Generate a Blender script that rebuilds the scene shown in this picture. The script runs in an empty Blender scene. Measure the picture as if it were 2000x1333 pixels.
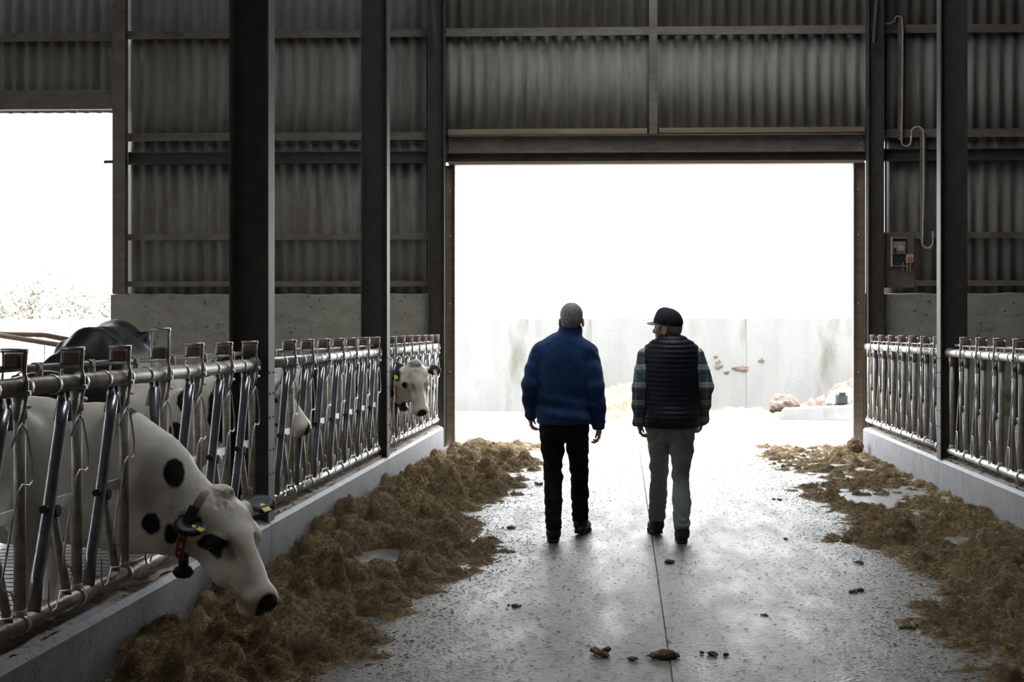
import bpy, math, random
import numpy as np
from mathutils import Vector, Matrix

random.seed(7)
rng = np.random.default_rng(7)
S = bpy.context.scene
COL = S.collection

# ------------------------------------------------------------------ camera, sky, exposure
YAW = 0.0385
cam_data = bpy.data.cameras.new('camera')
cam = bpy.data.objects.new('camera', cam_data)
COL.objects.link(cam)
cam.location = (0.0, 0.0, 1.61)
cam.rotation_euler = (math.pi / 2, 0.0, YAW)
cam_data.sensor_width = 36.0
cam_data.lens = 2778.0 / 2000.0 * 36.0
cam_data.shift_x = -(1215.0 - 2778.0 * math.tan(YAW) - 1000.0) / 2000.0
cam_data.shift_y = -(666.5 - 642.0) / 2000.0
cam_data.clip_end = 400.0
S.camera = cam

world = bpy.data.worlds.new('overcast_sky')
S.world = world
world.use_nodes = True
wn = world.node_tree.nodes
wn['Background'].inputs[0].default_value = (0.95, 0.98, 1.0, 1.0)
# overcast sky: three times as bright overhead as at the horizon
wl_ = world.node_tree.links
w_tc = wn.new('ShaderNodeTexCoord')
w_sep = wn.new('ShaderNodeSeparateXYZ')
wl_.new(w_tc.outputs['Generated'], w_sep.inputs['Vector'])
w_mr = wn.new('ShaderNodeMapRange')
w_mr.inputs['From Min'].default_value = 0.0
w_mr.inputs['From Max'].default_value = 1.0
w_mr.inputs['To Min'].default_value = 0.55
w_mr.inputs['To Max'].default_value = 1.65
wl_.new(w_sep.outputs['Z'], w_mr.inputs['Value'])
wl_.new(w_mr.outputs['Result'], wn['Background'].inputs[1])

vs = S.view_settings
vs.view_transform = 'Standard'
vs.look = 'None'
vs.gamma = 1.0
vs.use_curve_mapping = False
vs.exposure = 3.55

# ------------------------------------------------------------------ materials
MATS = {}


def _n(nt, typ, **kw):
    n = nt.nodes.new(typ)
    for k, v in kw.items():
        setattr(n, k, v)
    return n


def material(name, c1, c2=None, rough=0.7, metal=0.0, scale=6.0, stretch=(1, 1, 1), detail=6.0, lo=0.35, hi=0.65,
             bump=0.0, bscale=40.0, c3=None, s3=2.0, lo3=0.55, hi3=0.7, spec=0.5, rough2=None, bstretch=None, subsurf=0.0,
             sheen=0.0, island=0.0, speck=None, sps=70.0, splo=0.6, sphi=0.66):
    """two noise-mixed colours, an optional third colour in larger stains, fine bump"""
    m = bpy.data.materials.new(name)
    m.use_nodes = True
    nt = m.node_tree
    b = nt.nodes['Principled BSDF']
    tc = _n(nt, 'ShaderNodeTexCoord')
    mp = _n(nt, 'ShaderNodeMapping')
    mp.inputs['Scale'].default_value = stretch
    nt.links.new(tc.outputs['Object'], mp.inputs['Vector'])
    if c2 is None:
        c2 = tuple(min(1, x * 1.25) for x in c1)
    no = _n(nt, 'ShaderNodeTexNoise')
    no.inputs['Scale'].default_value = scale
    no.inputs['Detail'].default_value = detail
    no.inputs['Roughness'].default_value = 0.62
    nt.links.new(mp.outputs['Vector'], no.inputs['Vector'])
    rp = _n(nt, 'ShaderNodeValToRGB')
    rp.color_ramp.elements[0].position = lo
    rp.color_ramp.elements[1].position = hi
    rp.color_ramp.elements[0].color = (*c1, 1)
    rp.color_ramp.elements[1].color = (*c2, 1)
    nt.links.new(no.outputs['Fac'], rp.inputs['Fac'])
    col = rp.outputs['Color']
    if c3 is not None:
        n3 = _n(nt, 'ShaderNodeTexNoise')
        n3.inputs['Scale'].default_value = s3
        n3.inputs['Detail'].default_value = 8.0
        n3.inputs['Roughness'].default_value = 0.65
        nt.links.new(mp.outputs['Vector'], n3.inputs['Vector'])
        r3 = _n(nt, 'ShaderNodeMapRange')
        r3.inputs['From Min'].default_value = lo3
        r3.inputs['From Max'].default_value = hi3
        nt.links.new(n3.outputs['Fac'], r3.inputs['Value'])
        mx = _n(nt, 'ShaderNodeMix', data_type='RGBA')
        nt.links.new(r3.outputs['Result'], mx.inputs['Factor'])
        nt.links.new(col, mx.inputs['A'])
        mx.inputs['B'].default_value = (*c3, 1)
        col = mx.outputs['Result']
    if speck is not None:
        n4 = _n(nt, 'ShaderNodeTexNoise')
        n4.inputs['Scale'].default_value = sps
        n4.inputs['Detail'].default_value = 3.0
        nt.links.new(tc.outputs['Object'], n4.inputs['Vector'])
        r4 = _n(nt, 'ShaderNodeMapRange')
        r4.inputs['From Min'].default_value = splo
        r4.inputs['From Max'].default_value = sphi
        nt.links.new(n4.outputs['Fac'], r4.inputs['Value'])
        m4 = _n(nt, 'ShaderNodeMix', data_type='RGBA')
        nt.links.new(r4.outputs['Result'], m4.inputs['Factor'])
        nt.links.new(col, m4.inputs['A'])
        m4.inputs['B'].default_value = (*speck, 1)
        col = m4.outputs['Result']
    if island:
        g = _n(nt, 'ShaderNodeNewGeometry')
        hv = _n(nt, 'ShaderNodeHueSaturation')
        mr = _n(nt, 'ShaderNodeMapRange')
        mr.inputs['To Min'].default_value = 1 - island
        mr.inputs['To Max'].default_value = 1 + island
        nt.links.new(g.outputs['Random Per Island'], mr.inputs['Value'])
        nt.links.new(mr.outputs['Result'], hv.inputs['Value'])
        nt.links.new(col, hv.inputs['Color'])
        col = hv.outputs['Color']
    nt.links.new(col, b.inputs['Base Color'])
    b.inputs['Metallic'].default_value = metal
    b.inputs['Roughness'].default_value = rough
    b.inputs['Specular IOR Level'].default_value = spec
    if rough2 is not None:
        rr = _n(nt, 'ShaderNodeMapRange')
        rr.inputs['From Min'].default_value = lo
        rr.inputs['From Max'].default_value = hi
        rr.inputs['To Min'].default_value = rough
        rr.inputs['To Max'].default_value = rough2
        nt.links.new(no.outputs['Fac'], rr.inputs['Value'])
        nt.links.new(rr.outputs['Result'], b.inputs['Roughness'])
    if subsurf:
        b.inputs['Subsurface Weight'].default_value = subsurf
        b.inputs['Subsurface Radius'].default_value = (0.01, 0.004, 0.002)
    if sheen:
        b.inputs['Sheen Weight'].default_value = sheen
        b.inputs['Sheen Roughness'].default_value = 0.5
    if bump:
        nb = _n(nt, 'ShaderNodeTexNoise')
        nb.inputs['Scale'].default_value = bscale
        nb.inputs['Detail'].default_value = 5.0
        if bstretch:
            mb = _n(nt, 'ShaderNodeMapping')
            mb.inputs['Scale'].default_value = bstretch
            nt.links.new(tc.outputs['Object'], mb.inputs['Vector'])
            nt.links.new(mb.outputs['Vector'], nb.inputs['Vector'])
        else:
            nt.links.new(tc.outputs['Object'], nb.inputs['Vector'])
        bp = _n(nt, 'ShaderNodeBump')
        bp.inputs['Strength'].default_value = 1.0
        bp.inputs['Distance'].default_value = bump
        nt.links.new(nb.outputs['Fac'], bp.inputs['Height'])
        nt.links.new(bp.outputs['Normal'], b.inputs['Normal'])
    MATS[name] = m
    return m


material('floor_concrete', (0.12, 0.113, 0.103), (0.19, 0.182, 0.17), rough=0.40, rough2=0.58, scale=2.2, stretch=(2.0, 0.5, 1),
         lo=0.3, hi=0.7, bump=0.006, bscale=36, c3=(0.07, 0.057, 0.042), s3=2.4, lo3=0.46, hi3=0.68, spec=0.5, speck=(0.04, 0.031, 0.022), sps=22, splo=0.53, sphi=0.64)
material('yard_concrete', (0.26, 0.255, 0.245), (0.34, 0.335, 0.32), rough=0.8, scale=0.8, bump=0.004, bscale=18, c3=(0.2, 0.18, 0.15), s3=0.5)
material('pen_floor', (0.06, 0.055, 0.05), (0.12, 0.11, 0.10), rough=0.22, rough2=0.6, scale=5, bump=0.006, bscale=14)
material('kerb_concrete', (0.17, 0.175, 0.19), (0.25, 0.255, 0.27), rough=0.6, scale=5, bump=0.0018, bscale=45, c3=(0.13, 0.115, 0.10), s3=5, lo3=0.56, hi3=0.75, speck=(0.09, 0.085, 0.08), sps=60)
material('wall_concrete', (0.26, 0.245, 0.21), (0.36, 0.345, 0.30), rough=0.85, scale=3, stretch=(1, 1, 1.6), bump=0.006, bscale=24,
         c3=(0.10, 0.09, 0.075), s3=2.6, lo3=0.58, hi3=0.74, speck=(0.09, 0.08, 0.065), sps=17, splo=0.66, sphi=0.7)
material('yard_wall_concrete', (0.21, 0.212, 0.21), (0.25, 0.25, 0.245), rough=0.9, scale=1.5, stretch=(1.5, 1, 0.4), bump=0.004, bscale=14,
         c3=(0.135, 0.13, 0.11), s3=0.7, lo3=0.58, hi3=0.72)
material('fibre_cement', (0.17, 0.165, 0.145), (0.25, 0.245, 0.225), rough=0.85, scale=2.2, stretch=(2.5, 1, 0.5), bump=0.002, bscale=60,
         c3=(0.11, 0.085, 0.065), s3=1.6, lo3=0.52, hi3=0.72)
material('fibre_cement_pale', (0.24, 0.25, 0.25), (0.33, 0.34, 0.34), rough=0.85, scale=2.2, stretch=(2.5, 1, 0.5), bump=0.002, bscale=60,
         c3=(0.16, 0.14, 0.115), s3=1.6, lo3=0.55, hi3=0.75)
material('dark_steel', (0.036, 0.034, 0.028), (0.062, 0.058, 0.05), rough=0.6, scale=7, bump=0.0015, bscale=90, c3=(0.10, 0.07, 0.045), s3=5, lo3=0.6, hi3=0.75)
material('girt_steel', (0.12, 0.105, 0.085), (0.18, 0.165, 0.14), rough=0.65, scale=9, stretch=(0.4, 1, 1), bump=0.0015, bscale=70, c3=(0.09, 0.065, 0.045), s3=4)
material('header_timber', (0.20, 0.15, 0.105), (0.27, 0.22, 0.165), rough=0.75, scale=6, stretch=(0.15, 1, 2), bump=0.002, bscale=40)
material('galvanised', (0.42, 0.42, 0.41), (0.60, 0.60, 0.60), rough=0.32, rough2=0.48, metal=0.85, scale=9, c3=(0.24, 0.20, 0.155), s3=14, lo3=0.52, hi3=0.72,
         bump=0.0008, bscale=120)
material('dusty_pipe', (0.30, 0.27, 0.225), (0.44, 0.41, 0.36), rough=0.45, metal=0.35, scale=12, c3=(0.17, 0.13, 0.09), s3=10, lo3=0.52, hi3=0.7, bump=0.001, bscale=100)
material('worn_tube', (0.20, 0.21, 0.235), (0.30, 0.31, 0.335), rough=0.28, metal=0.8, scale=8, c3=(0.14, 0.115, 0.09), s3=9, lo3=0.58, hi3=0.72, bump=0.0006, bscale=90)
material('rusty_block', (0.13, 0.075, 0.055), (0.20, 0.125, 0.09), rough=0.8, scale=20, bump=0.002, bscale=80)
material('black_plastic', (0.012, 0.012, 0.013), (0.022, 0.022, 0.023), rough=0.45, scale=10)
material('silage', (0.095, 0.063, 0.031), (0.38, 0.28, 0.155), rough=0.9, scale=40, lo=0.32, hi=0.68, bump=0.02, bscale=110, c3=(0.06, 0.038, 0.019), s3=5, lo3=0.52, hi3=0.72, spec=0.2)
material('kerb_dust', (0.20, 0.155, 0.12), (0.33, 0.27, 0.215), rough=0.95, scale=7, bump=0.012, bscale=50, c3=(0.11, 0.08, 0.055), s3=5, lo3=0.55, hi3=0.7)
material('straw', (0.10, 0.066, 0.03), (0.32, 0.23, 0.115), rough=0.75, scale=30, island=0.45, spec=0.3)
material('pale_straw', (0.10, 0.082, 0.05), (0.19, 0.16, 0.105), rough=0.8, scale=9, island=0.3, bump=0.02, bscale=30)
material('dirt', (0.16, 0.11, 0.075), (0.26, 0.19, 0.13), rough=0.95, scale=8, bump=0.02, bscale=20)
material('dirt_pale', (0.10, 0.07, 0.058), (0.19, 0.145, 0.125), rough=0.95, scale=8, bump=0.02, bscale=20)
material('conduit', (0.36, 0.33, 0.27), (0.46, 0.43, 0.36), rough=0.6, scale=14)
material('rust_rail', (0.20, 0.12, 0.08), (0.30, 0.19, 0.13), rough=0.7, scale=12, bump=0.001, bscale=60)
material('skin', (0.52, 0.28, 0.20), (0.64, 0.38, 0.29), rough=0.5, scale=18, lo=0.3, hi=0.75, bump=0.0008, bscale=160, subsurf=0.15)
material('hair_grey', (0.16, 0.155, 0.15), (0.44, 0.43, 0.42), rough=0.6, scale=160, stretch=(1, 1, 0.25), bump=0.003, bscale=220)
material('fleece_blue', (0.016, 0.050, 0.155), (0.024, 0.068, 0.20), rough=0.95, scale=22, bump=0.0012, bscale=220, sheen=0.25, spec=0.2)
material('trouser_black', (0.008, 0.009, 0.015), (0.013, 0.014, 0.022), rough=0.9, scale=12, bump=0.0015, bscale=300, spec=0.25)
material('trouser_grey', (0.24, 0.28, 0.255), (0.32, 0.36, 0.33), rough=0.9, scale=9, bump=0.0015, bscale=300, spec=0.25, c3=(0.19, 0.215, 0.20), s3=5)
material('puffer_navy', (0.009, 0.013, 0.024), (0.015, 0.021, 0.036), rough=0.5, scale=15, bump=0.003, bscale=60, bstretch=(1.5, 1.5, 0.7), spec=0.4)
material('cap_navy', (0.010, 0.014, 0.022), (0.018, 0.023, 0.032), rough=0.85, scale=60, bump=0.001, bscale=300)
material('cap_grey', (0.22, 0.24, 0.25), (0.30, 0.32, 0.33), rough=0.8, scale=60)
material('boot_black', (0.012, 0.012, 0.013), (0.03, 0.028, 0.027), rough=0.5, scale=18, bump=0.002, bscale=60)
material('boot_brown', (0.055, 0.034, 0.022), (0.10, 0.065, 0.042), rough=0.65, scale=18, bump=0.002, bscale=60)
material('rubber', (0.02, 0.019, 0.018), (0.045, 0.04, 0.035), rough=0.85, scale=20)
material('eye_dark', (0.006, 0.005, 0.005), (0.012, 0.01, 0.01), rough=0.08)
material('tag_yellow', (0.62, 0.45, 0.03), (0.72, 0.55, 0.06), rough=0.45)
material('collar_leather', (0.10, 0.055, 0.035), (0.17, 0.10, 0.065), rough=0.55, scale=25, bump=0.001, bscale=120)
material('collar_red', (0.16, 0.018, 0.018), (0.24, 0.03, 0.03), rough=0.6, scale=25)
material('white_paint', (0.75, 0.74, 0.72), (0.82, 0.81, 0.80), rough=0.6)
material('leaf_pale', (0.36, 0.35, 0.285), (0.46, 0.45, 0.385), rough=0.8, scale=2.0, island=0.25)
material('bark', (0.25, 0.22, 0.18), (0.36, 0.32, 0.27), rough=0.9)
material('panel_grey', (0.22, 0.21, 0.19), (0.32, 0.31, 0.28), rough=0.6, scale=9)
material('panel_board', (0.12, 0.095, 0.08), (0.19, 0.155, 0.13), rough=0.8, scale=9, c3=(0.16, 0.075, 0.05), s3=4, lo3=0.5, hi3=0.7)
material('switch_red', (0.42, 0.12, 0.07), (0.52, 0.18, 0.10), rough=0.5)
material('switch_beige', (0.42, 0.36, 0.28), (0.52, 0.45, 0.36), rough=0.55)
material('green_plastic', (0.05, 0.11, 0.035), (0.08, 0.15, 0.05), rough=0.5)


def plaid_material():
    m = bpy.data.materials.new('plaid_shirt')
    m.use_nodes = True
    nt = m.node_tree
    b = nt.nodes['Principled BSDF']
    tc = _n(nt, 'ShaderNodeTexCoord')
    sp = _n(nt, 'ShaderNodeSeparateXYZ')
    nt.links.new(tc.outputs['Object'], sp.inputs['Vector'])

    def band(sock, period, stops):
        md = _n(nt, 'ShaderNodeMath', operation='DIVIDE')
        nt.links.new(sock, md.inputs[0])
        md.inputs[1].default_value = period
        fr = _n(nt, 'ShaderNodeMath', operation='FRACT')
        nt.links.new(md.outputs[0], fr.inputs[0])
        r = _n(nt, 'ShaderNodeValToRGB')
        r.color_ramp.interpolation = 'CONSTANT'
        e = r.color_ramp.elements
        e[0].position = stops[0][0]; e[0].color = (*stops[0][1], 1)
        e[1].position = stops[1][0]; e[1].color = (*stops[1][1], 1)
        for p, c in stops[2:]:
            q = e.new(p); q.color = (*c, 1)
        nt.links.new(fr.outputs[0], r.inputs['Fac'])
        return r.outputs['Color']
    teal, cream, dark, tan = (0.10, 0.165, 0.20), (0.60, 0.57, 0.50), (0.045, 0.07, 0.09), (0.36, 0.28, 0.22)
    a = band(sp.outputs['Z'], 0.135, [(0.0, teal), (0.38, dark), (0.46, teal), (0.62, cream), (0.74, tan), (0.78, cream), (0.92, dark)])
    v = band(sp.outputs['X'], 0.06, [(0.0, teal), (0.4, cream), (0.55, teal), (0.7, dark), (0.8, teal)])
    mx = _n(nt, 'ShaderNodeMix', data_type='RGBA')
    mx.inputs['Factor'].default_value = 0.34
    nt.links.new(a, mx.inputs['A'])
    nt.links.new(v, mx.inputs['B'])
    nt.links.new(mx.outputs['Result'], b.inputs['Base Color'])
    b.inputs['Roughness'].default_value = 0.9
    MATS['plaid_shirt'] = m


plaid_material()


def hide_material():
    """cow coat: black patches and dark muzzle follow per-vertex distance attributes broken up by noise"""
    m = bpy.data.materials.new('cow_hide')
    m.use_nodes = True
    nt = m.node_tree
    b = nt.nodes['Principled BSDF']
    tc = _n(nt, 'ShaderNodeTexCoord')
    no = _n(nt, 'ShaderNodeTexNoise')
    no.inputs['Scale'].default_value = 9.0
    no.inputs['Detail'].default_value = 8.0
    nt.links.new(tc.outputs['Object'], no.inputs['Vector'])

    def edge(attr, width, wob):
        at = _n(nt, 'ShaderNodeAttribute')
        at.attribute_name = attr
        s = _n(nt, 'ShaderNodeMath', operation='SUBTRACT')
        nt.links.new(no.outputs['Fac'], s.inputs[0])
        s.inputs[1].default_value = 0.5
        mu = _n(nt, 'ShaderNodeMath', operation='MULTIPLY_ADD')
        nt.links.new(s.outputs[0], mu.inputs[0])
        mu.inputs[1].default_value = wob
        nt.links.new(at.outputs['Fac'], mu.inputs[2])
        r = _n(nt, 'ShaderNodeMapRange')
        r.inputs['From Min'].default_value = -width
        r.inputs['From Max'].default_value = width
        r.inputs['To Min'].default_value = 1.0
        r.inputs['To Max'].default_value = 0.0
        nt.links.new(mu.outputs[0], r.inputs['Value'])
        return r.outputs['Result']
    n2 = _n(nt, 'ShaderNodeTexNoise')
    n2.inputs['Scale'].default_value = 3.5
    n2.inputs['Detail'].default_value = 9.0
    n2.inputs['Roughness'].default_value = 0.7
    nt.links.new(tc.outputs['Object'], n2.inputs['Vector'])
    rp = _n(nt, 'ShaderNodeValToRGB')
    rp.color_ramp.elements[0].position = 0.38; rp.color_ramp.elements[0].color = (0.68, 0.63, 0.54, 1)
    rp.color_ramp.elements[1].position = 0.58; rp.color_ramp.elements[1].color = (0.80, 0.765, 0.69, 1)
    d = rp.color_ramp.elements.new(0.27); d.color = (0.33, 0.25, 0.18, 1)
    nt.links.new(n2.outputs['Fac'], rp.inputs['Fac'])
    pk = _n(nt, 'ShaderNodeMix', data_type='RGBA')
    nt.links.new(edge('pink', 0.03, 0.03), pk.inputs['Factor'])
    nt.links.new(rp.outputs['Color'], pk.inputs['A'])
    pk.inputs['B'].default_value = (0.50, 0.31, 0.25, 1)
    tn = _n(nt, 'ShaderNodeMix', data_type='RGBA')
    th = _n(nt, 'ShaderNodeMath', operation='MULTIPLY')
    nt.links.new(edge('stain', 0.035, 0.10), th.inputs[0])
    th.inputs[1].default_value = 0.6
    nt.links.new(th.outputs[0], tn.inputs['Factor'])
    nt.links.new(pk.outputs['Result'], tn.inputs['A'])
    tn.inputs['B'].default_value = (0.36, 0.27, 0.18, 1)
    bl = _n(nt, 'ShaderNodeMix', data_type='RGBA')
    e = edge('patch', 0.006, 0.07)
    nt.links.new(e, bl.inputs['Factor'])
    nt.links.new(tn.outputs['Result'], bl.inputs['A'])
    bl.inputs['B'].default_value = (0.012, 0.012, 0.014, 1)
    ns = _n(nt, 'ShaderNodeMix', data_type='RGBA')
    en = edge('nose', 0.006, 0.012)
    nt.links.new(en, ns.inputs['Factor'])
    nt.links.new(bl.outputs['Result'], ns.inputs['A'])
    ns.inputs['B'].default_value = (0.02, 0.018, 0.018, 1)
    nt.links.new(ns.outputs['Result'], b.inputs['Base Color'])
    rr = _n(nt, 'ShaderNodeMapRange')
    rr.inputs['To Min'].default_value = 0.5
    rr.inputs['To Max'].default_value = 0.22
    nt.links.new(en, rr.inputs['Value'])
    nt.links.new(rr.outputs['Result'], b.inputs['Roughness'])
    b.inputs['Specular IOR Level'].default_value = 0.22
    nb = _n(nt, 'ShaderNodeTexNoise')
    nb.inputs['Scale'].default_value = 140.0
    nb.inputs['Detail'].default_value = 4.0
    nt.links.new(tc.outputs['Object'], nb.inputs['Vector'])
    bp = _n(nt, 'ShaderNodeBump')
    bp.inputs['Distance'].default_value = 0.0006
    nt.links.new(nb.outputs['Fac'], bp.inputs['Height'])
    nt.links.new(bp.outputs['Normal'], b.inputs['Normal'])
    MATS['cow_hide'] = m


hide_material()

# ------------------------------------------------------------------ mesh helpers


class MB:
    """collects shapes into one mesh"""

    def __init__(self):
        self.v = []
        self.f = []
        self.smooth = []

    def add(self, vs, fs, smooth=False):
        o = len(self.v)
        self.v += [tuple(map(float, p)) for p in vs]
        self.f += [tuple(i + o for i in q) for q in fs]
        self.smooth += [smooth] * len(fs)
        return self

    def box(self, x0, x1, y0, y1, z0, z1, bevel=0.0):
        if bevel <= 0:
            vs = [(x, y, z) for x in (x0, x1) for y in (y0, y1) for z in (z0, z1)]
            fs = [(0, 1, 3, 2), (4, 6, 7, 5), (0, 4, 5, 1), (2, 3, 7, 6), (0, 2, 6, 4), (1, 5, 7, 3)]
            return self.add(vs, fs)
        b = bevel
        prof = [(x0 + b, z0), (x1 - b, z0), (x1, z0 + b), (x1, z1 - b), (x1 - b, z1), (x0 + b, z1), (x0, z1 - b), (x0, z0 + b)]
        cx, cz = (x0 + x1) / 2, (z0 + z1) / 2
        rings = []
        for y, k in ((y0, 1), (y0 + b, 0), (y1 - b, 0), (y1, 1)):
            rings.append([(x + (b if x < cx else -b) * k * (1 if True else 0), y, z + (b if z < cz else -b) * k) for x, z in prof])
        vs = [p for r in rings for p in r]
        fs = []
        for i in range(3):
            for j in range(8):
                a, c = i * 8 + j, i * 8 + (j + 1) % 8
                fs.append((a, a + 8, c + 8, c))
        fs.append(tuple(range(8)))
        fs.append(tuple(range(31, 23, -1)))
        return self.add(vs, fs)

    def prism(self, prof, axis, a, b):
        """2-D profile swept along an axis from a to b; profile coordinates fill the other two axes in order"""
        n = len(prof)
        vs = []
        for t in (a, b):
            for p, q in prof:
                c = [p, q]
                c.insert(axis, t)
                vs.append(tuple(c))
        fs = [(i, (i + 1) % n, n + (i + 1) % n, n + i) for i in range(n)]
        fs += [tuple(range(n - 1, -1, -1)), tuple(range(n, 2 * n))]
        return self.add(vs, fs)

    def tube(self, pts, r, n=10, caps=True, radii=None, smooth=True, flat=None):
        P = [Vector(p) for p in pts]
        m = len(P)
        up = Vector((0, 0, 1))
        d0 = (P[1] - P[0]).normalized()
        if abs(d0.dot(up)) > 0.9:
            up = Vector((0, 1, 0))
        u = d0.cross(up).normalized()
        vs, fs = [], []
        for i in range(m):
            if i == 0:
                d = P[1] - P[0]
            elif i == m - 1:
                d = P[-1] - P[-2]
            else:
                d = (P[i] - P[i - 1]).normalized() + (P[i + 1] - P[i]).normalized()
            d.normalize()
            u = (u - d * u.dot(d)).normalized()
            w = d.cross(u)
            rr = radii[i] if radii else r
            for k in range(n):
                a = 2 * math.pi * k / n
                fa, fb = (1, 1) if flat is None else flat
                vs.append(P[i] + u * (rr * math.cos(a) * fa) + w * (rr * math.sin(a) * fb))
        for i in range(m - 1):
            for k in range(n):
                a, b = i * n + k, i * n + (k + 1) % n
                fs.append((a, b, b + n, a + n))
        self.add(vs, fs, smooth)
        if caps:
            o = len(self.v) - len(vs)
            self.f += [tuple(o + k for k in range(n - 1, -1, -1)), tuple(o + (m - 1) * n + k for k in range(n))]
            self.smooth += [False, False]
        return self

    def lathe(self, prof, centre, n=16, axis=2):
        vs, fs = [], []
        for r, t in prof:
            for k in range(n):
                a = 2 * math.pi * k / n
                p = [r * math.cos(a), r * math.sin(a)]
                p.insert(axis, t)
                vs.append((p[0] + centre[0], p[1] + centre[1], p[2] + centre[2]))
        for i in range(len(prof) - 1):
            for k in range(n):
                a, b = i * n + k, i * n + (k + 1) % n
                fs.append((a, b, b + n, a + n))
        self.add(vs, fs, True)
        o = len(self.v) - len(vs)
        self.f += [tuple(o + k for k in range(n - 1, -1, -1)), tuple(o + (len(prof) - 1) * n + k for k in range(n))]
        self.smooth += [False, False]
        return self

    def mesh(self, name, mat):
        me = bpy.data.meshes.new(name)
        me.from_pydata(self.v, [], self.f)
        me.polygons.foreach_set('use_smooth', self.smooth)
        me.materials.append(MATS[mat])
        me.update()
        return me

    def build(self, name, mat, parent=None, loc=None):
        return link(name, self.mesh(name, mat), parent, loc)


def link(name, me, parent=None, loc=None, rz=0.0):
    o = bpy.data.objects.new(name, me)
    COL.objects.link(o)
    if parent is not None:
        o.parent = parent
    if loc is not None:
        o.location = loc
    if rz:
        o.rotation_euler = (0, 0, rz)
    return o


def tag(o, label=None, cat=None, group=None, kind=None):
    if label: o['label'] = label
    if cat: o['category'] = cat
    if group: o['group'] = group
    if kind: o['kind'] = kind
    return o


def empty(name, loc=(0, 0, 0), rz=0.0):
    return link(name, None, None, loc, rz)


def numpy_mesh(name, V, F, mat, smooth=True):
    me = bpy.data.meshes.new(name)
    V = np.asarray(V, dtype=np.float32)
    F = np.asarray(F, dtype=np.int32)
    k = F.shape[1]
    me.vertices.add(len(V))
    me.vertices.foreach_set('co', V.ravel())
    me.loops.add(F.size)
    me.loops.foreach_set('vertex_index', F.ravel())
    me.polygons.add(len(F))
    me.polygons.foreach_set('loop_start', np.arange(0, F.size, k, dtype=np.int32))
    me.polygons.foreach_set('use_smooth', np.full(len(F), smooth, dtype=bool))
    me.materials.append(MATS[mat])
    me.update(calc_edges=True)
    me.validate()
    return me


# ------------------------------------------------------------------ numpy noise

def _hash(i, j, k, seed):
    h = (i * 374761393 + j * 668265263 + k * 2147483647 + seed * 1274126177) & 0xFFFFFFFF
    h = ((h ^ (h >> 13)) * 1274126177) & 0xFFFFFFFF
    h = ((h ^ (h >> 16)) * 2246822519) & 0xFFFFFFFF
    return ((h ^ (h >> 15)) & 0xFFFFFF) / float(0xFFFFFF)


def vnoise(p, seed=0):
    """value noise, p (N,3) -> about -1..1"""
    p = np.asarray(p, dtype=np.float64)
    b = np.floor(p).astype(np.int64)
    f = p - b
    f = f * f * (3 - 2 * f)
    r = 0
    for dx in (0, 1):
        wx = f[:, 0] if dx else 1 - f[:, 0]
        for dy in (0, 1):
            wy = f[:, 1] if dy else 1 - f[:, 1]
            for dz in (0, 1):
                wz = f[:, 2] if dz else 1 - f[:, 2]
                r = r + wx * wy * wz * _hash(b[:, 0] + dx, b[:, 1] + dy, b[:, 2] + dz, seed)
    return r * 2 - 1


def fbm(p, octaves=4, seed=0, gain=0.5):
    r, a = 0, 1.0
    p = np.asarray(p, dtype=np.float64)
    for o in range(octaves):
        r = r + a * vnoise(p * (2.03 ** o), seed + o * 17)
        a *= gain
    return r


# ------------------------------------------------------------------ implicit surfaces -> one continuous mesh

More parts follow.
